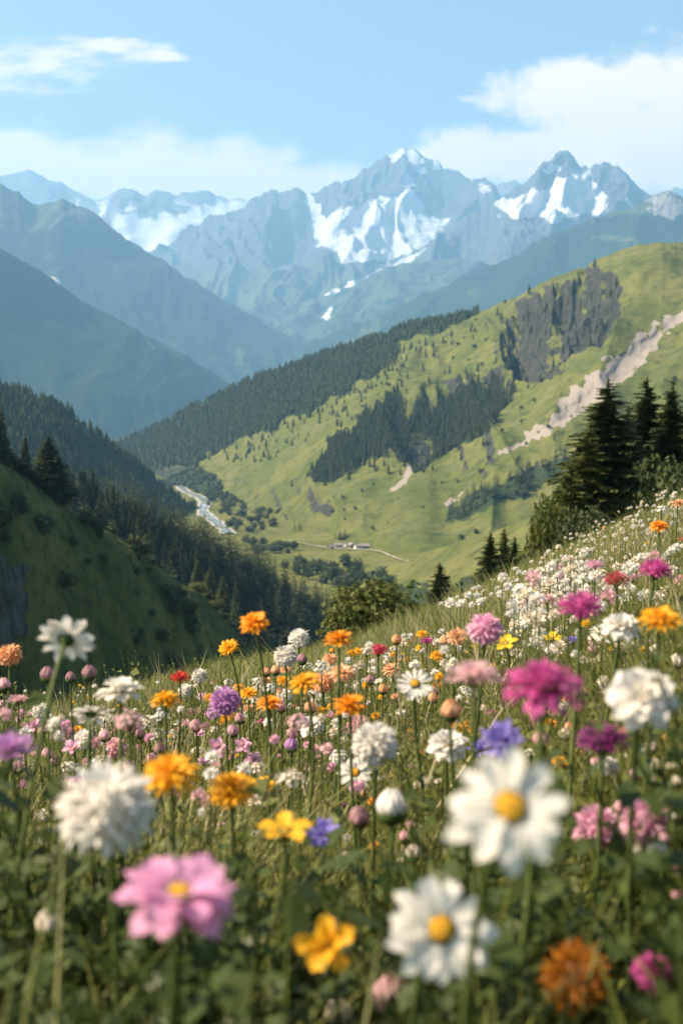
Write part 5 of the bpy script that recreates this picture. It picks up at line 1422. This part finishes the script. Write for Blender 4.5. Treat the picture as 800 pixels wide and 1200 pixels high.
def herbs(n, seed, d0, d1, name, mat, label, tall=1.0, fine=.66):
    """leafy stems with many small leaves: the green depth of the foreground"""
    r = np.random.default_rng(seed)
    x, y = wedge(n, d0, d1, 1.5)
    z = meadow_z(x, y)
    hh = (.16 + .26 * r.random(n)) * (.75 + .25 * np.clip(-x * 1.2 + .5, 0, 1.2)) * (.75 + .4 * np.clip(fbm(x / .35, y / .35, 2, 420) + .4, 0, 1))
    hh *= tall * np.clip((y - .25) / .45, .45, 1)
    ok = clear_view(x, y, z + hh, 30)
    x, y, z, hh = x[ok], y[ok], z[ok], hh[ok]; n = len(x)
    m = 15
    lx = .10 * r.normal(size=(n, 2)) * hh[:, None] * 2
    f = (np.arange(m)[None, :] + r.random((n, m))) / m
    f = .12 + .88 * f
    kind = r.random(n)
    ll = np.where(kind[:, None] < fine, .010 + .018 * r.random((n, m)), .024 + .034 * r.random((n, m))) * (1.15 - .5 * f)
    lw = np.where(kind[:, None] < fine, .34, .30) * ll
    a = r.random((n, m)) * 6.283; up = R(15) + R(40) * r.random((n, m))
    c = np.stack([x[:, None] + lx[:, :1] * f ** 2, y[:, None] + lx[:, 1:] * f ** 2, z[:, None] + hh[:, None] * f], -1)
    d = np.stack([np.cos(a) * np.cos(up), np.sin(a) * np.cos(up), np.sin(up)], -1)
    s = np.stack([-np.sin(a), np.cos(a), .5 * r.normal(size=a.shape)], -1)
    tip = c + d * ll[..., None] + np.array([0, 0, -.25]) * ll[..., None]
    mid = c + d * ll[..., None] * .5
    V = np.stack([c, mid + s * lw[..., None], tip, mid - s * lw[..., None]], 2)
    nl = n * m
    Q = np.arange(nl * 4).reshape(-1, 4)
    # stems as thin three sided sticks
    b0 = np.stack([x, y, z - .01], 1); b1 = np.stack([x + lx[:, 0] * .25, y + lx[:, 1] * .25, z + hh * .5], 1); b2 = np.stack([x + lx[:, 0], y + lx[:, 1], z + hh], 1)
    S = []
    for p, w in ((b0, .0018), (b1, .0014), (b2, .0008)):
        for k in range(3): S.append(p + np.array([math.cos(k * 2.094), math.sin(k * 2.094), 0]) * w)
    S = np.stack(S, 1)
    o = nl * 4 + (np.arange(n) * 9)[:, None]
    QS = np.concatenate([o + np.array([3 * i + k, 3 * i + (k + 1) % 3, 3 * i + 3 + (k + 1) % 3, 3 * i + 3 + k]) for i in range(2) for k in range(3)])
    tint = np.concatenate([np.repeat(np.clip(.5 * r.random(n)[:, None] + .5 * r.random((n, m)), 0, 1).ravel(), 4), np.repeat(r.random(n), 9)])
    me = raw_mesh(name, np.concatenate([V.reshape(-1, 3), S.reshape(-1, 3)]), np.concatenate([Q, QS]), [mat], True, {'tint': tint})
    return tag(link(name, me), label, 'plants', kind='stuff')
M_herb_lit = leaf_mat('lit_meadow_leaves', (.10, .13, .028), (.25, .25, .085), .5, .5, 6.0, rnd=0)  # brighter leaf green for the farther plants, sunlight put into the colour
herbs(9500, 79, .40, 1.25, 'leafy_ground_cover', M_herb_shaded, 'dense broad leaved plants under the nearest flowers, shade darkened into their leaves', 1.1, .60)
herbs(14500, 80, 1.1, 5.5, 'fine_meadow_plants', M_herb_lit, 'fine plants filling the meadow between the flowers, their green brightened for sunlight', 1.05, .93)
# ------------------------------------------------------------------ light, sky, haze, camera
SUN_EL, SUN_AZ = R(44), R(-94)          # azimuth from +y, negative towards -x
sd = Vector((math.sin(SUN_AZ) * math.cos(SUN_EL), math.cos(SUN_AZ) * math.cos(SUN_EL), math.sin(SUN_EL)))
sun = bpy.data.lights.new('sun', 'SUN'); sun.energy = 5.0; sun.angle = R(.55); sun.color = (1, .84, .62)
so = bpy.data.objects.new('sun', sun); COL.objects.link(so)
so.rotation_euler = sd.to_track_quat('Z', 'Y').to_euler()

w = bpy.data.worlds.new('World'); SC.world = w; w.use_nodes = True
t = w.node_tree; t.nodes.clear()
def wn(typ): return t.nodes.new(typ)
def wm(op, a, b=None, clamp=False):
    nd = wn('ShaderNodeMath'); nd.operation = op; nd.use_clamp = clamp
    for i, v in enumerate((a, b)):
        if v is None: continue
        if isinstance(v, (int, float)): nd.inputs[i].default_value = v
        else: t.links.new(v, nd.inputs[i])
    return nd.outputs[0]
sky = wn('ShaderNodeTexSky'); sky.sky_type = 'NISHITA'; sky.sun_disc = False
sky.sun_elevation = SUN_EL; sky.sun_rotation = SUN_AZ; sky.altitude = 1200; sky.dust_density = 3.5; sky.ozone_density = .5; sky.air_density = .85
bg = wn('ShaderNodeBackground'); bg.inputs['Strength'].default_value = .08
tn = wn('ShaderNodeMix'); tn.data_type = 'RGBA'; tn.blend_type = 'MULTIPLY'; tn.inputs[0].default_value = 1; tn.inputs[7].default_value = (1.18, .99, .80, 1)
t.links.new(sky.outputs[0], tn.inputs[6]); t.links.new(tn.outputs[2], bg.inputs['Color'])
tc = wn('ShaderNodeTexCoord'); sx = wn('ShaderNodeSeparateXYZ'); t.links.new(tc.outputs['Generated'], sx.inputs[0])
dy = wm('MAXIMUM', sx.outputs[1], .05)
u = wm('DIVIDE', sx.outputs[0], dy); v = wm('DIVIDE', sx.outputs[2], dy)
def cnoise(su, sv, scale, detail, seed):
    cb = wn('ShaderNodeCombineXYZ')
    t.links.new(wm('MULTIPLY', u, su), cb.inputs[0]); t.links.new(wm('MULTIPLY', v, sv), cb.inputs[1]); cb.inputs[2].default_value = seed
    nz = wn('ShaderNodeTexNoise'); nz.inputs['Scale'].default_value = scale; nz.inputs['Detail'].default_value = detail; nz.inputs['Roughness'].default_value = .58
    t.links.new(cb.outputs[0], nz.inputs['Vector']); return nz.outputs['Fac']
def blob(px, py, rx, ry, tilt=0.0, flat=1.0):
    """elliptic cloud body; flat > 1 cuts its underside off sooner"""
    cu, cv = (px - 400) / FPX, (480 - py) / FPX
    a = wm('MULTIPLY', wm('SUBTRACT', u, cu), FPX / rx)
    vv = wm('SUBTRACT', wm('SUBTRACT', v, cv), wm('MULTIPLY', wm('SUBTRACT', u, cu), tilt))
    b = wm('MULTIPLY', vv, FPX / ry)
    if flat != 1.0:
        b = wm('MAXIMUM', b, wm('MULTIPLY', b, -flat))
    d = wm('ADD', wm('MULTIPLY', a, a), wm('MULTIPLY', b, b))
    return wm('SUBTRACT', 1.0, wm('SQRT', d))
def dens(parts, nz, k, lo, hi):
    m = parts[0]
    for p in parts[1:]: m = wm('MAXIMUM', m, p)
    s = wm('ADD', m, wm('MULTIPLY', wm('SUBTRACT', nz, .5), k))
    mr = wn('ShaderNodeMapRange'); mr.interpolation_type = 'SMOOTHSTEP'
    mr.inputs['From Min'].default_value = lo; mr.inputs['From Max'].default_value = hi
    t.links.new(s, mr.inputs['Value']); return mr.outputs['Result']
n_puff = cnoise(1, 1.35, 18, 12, 3.1)
n_wisp = cnoise(1, 3.0, 17, 12, 7.7)
D1 = dens([blob(680, 122, 95, 36, .05), blob(745, 108, 70, 34), blob(800, 118, 90, 52), blob(640, 188, 170, 32), blob(860, 170, 170, 90), blob(530, 196, 80, 24), blob(720, 160, 120, 40)], n_puff, 2.2, -.30, .24)
D2 = dens([blob(215, 212, 150, 40), blob(60, 205, 140, 34), blob(340, 225, 130, 28), blob(20, 188, 60, 24), blob(-150, 190, 180, 46)], n_puff, 2.2, -.40, .40)
D3 = dens([blob(20, 88, 130, 30, -.02), blob(140, 68, 85, 15, -.16), blob(-160, 90, 160, 40), blob(200, 78, 40, 8, -.1)], n_wisp, 3.0, .0, .9)
D4 = dens([blob(550, 126, 40, 8), blob(600, 125, 40, 10)], n_puff, 1.8, .25, .9)
far = wm('MULTIPLY', wm('MAXIMUM', wm('MAXIMUM', D1, wm('MULTIPLY', D2, .9)), wm('MAXIMUM', wm('MULTIPLY', D3, .85), wm('MULTIPLY', D4, .5))), wm('GREATER_THAN', sx.outputs[1], .06))
shade = cnoise(1, 1.6, 13, 7, 9.3)
cm = wn('ShaderNodeMix'); cm.data_type = 'RGBA'
t.links.new(shade, cm.inputs[0]); cm.inputs[6].default_value = (.80, .60, .46, 1); cm.inputs[7].default_value = (1, .72, .48, 1)
cb_ = wn('ShaderNodeBackground'); cb_.inputs['Strength'].default_value = .80
t.links.new(cm.outputs[2], cb_.inputs['Color'])
ms = wn('ShaderNodeMixShader'); t.links.new(wm('MULTIPLY', far, .93), ms.inputs[0]); t.links.new(bg.outputs[0], ms.inputs[1]); t.links.new(cb_.outputs[0], ms.inputs[2])
wo = wn('ShaderNodeOutputWorld'); t.links.new(ms.outputs[0], wo.inputs['Surface'])

# haze: one box of even air around everything
V = [(x, y, z) for z in (-262, 4050) for y in (-21000, 29000) for x in (-29000, 29000)]
F = [(0, 2, 3, 1), (4, 5, 7, 6), (0, 1, 5, 4), (2, 6, 7, 3), (0, 4, 6, 2), (1, 3, 7, 5)]
hm = bpy.data.materials.new('mountain_air'); hm.use_nodes = True
ht = hm.node_tree; ht.nodes.clear()
ho = ht.nodes.new('ShaderNodeOutputMaterial'); pv = ht.nodes.new('ShaderNodeVolumePrincipled')
pv.inputs['Color'].default_value = (.31, .62, 1.0, 1); pv.inputs['Density'].default_value = 7.0e-5; pv.inputs['Anisotropy'].default_value = .15
ht.links.new(pv.outputs[0], ho.inputs['Volume'])
tag(link('haze', raw_mesh('haze', V, F, [hm])), 'thin blue mountain air over the whole valley', 'haze', kind='stuff')

cam = bpy.data.cameras.new('camera'); co = bpy.data.objects.new('camera', cam); COL.objects.link(co)
cam.sensor_fit = 'VERTICAL'; cam.sensor_height = 36; cam.lens = 18 / math.tan(VFOV / 2)
co.rotation_euler = (math.pi / 2 - PITCH, 0, 0)
cam.clip_start = .02; cam.clip_end = 90000
cam.dof.use_dof = True; cam.dof.focus_distance = 4.4; cam.dof.aperture_fstop = cam.lens / 7.4
SC.camera = co
SC.render.engine = 'CYCLES'
c = SC.cycles
c.use_denoising = True; c.max_bounces = 8; c.diffuse_bounces = 3; c.glossy_bounces = 2; c.transmission_bounces = 4; c.volume_bounces = 1; c.transparent_max_bounces = 6
c.use_adaptive_sampling = True; c.adaptive_threshold = .01; c.sample_clamp_indirect = 6
vs = SC.view_settings
vs.view_transform = 'Standard'; vs.look = 'None'; vs.exposure = 1.55; vs.gamma = 1; vs.use_curve_mapping = False
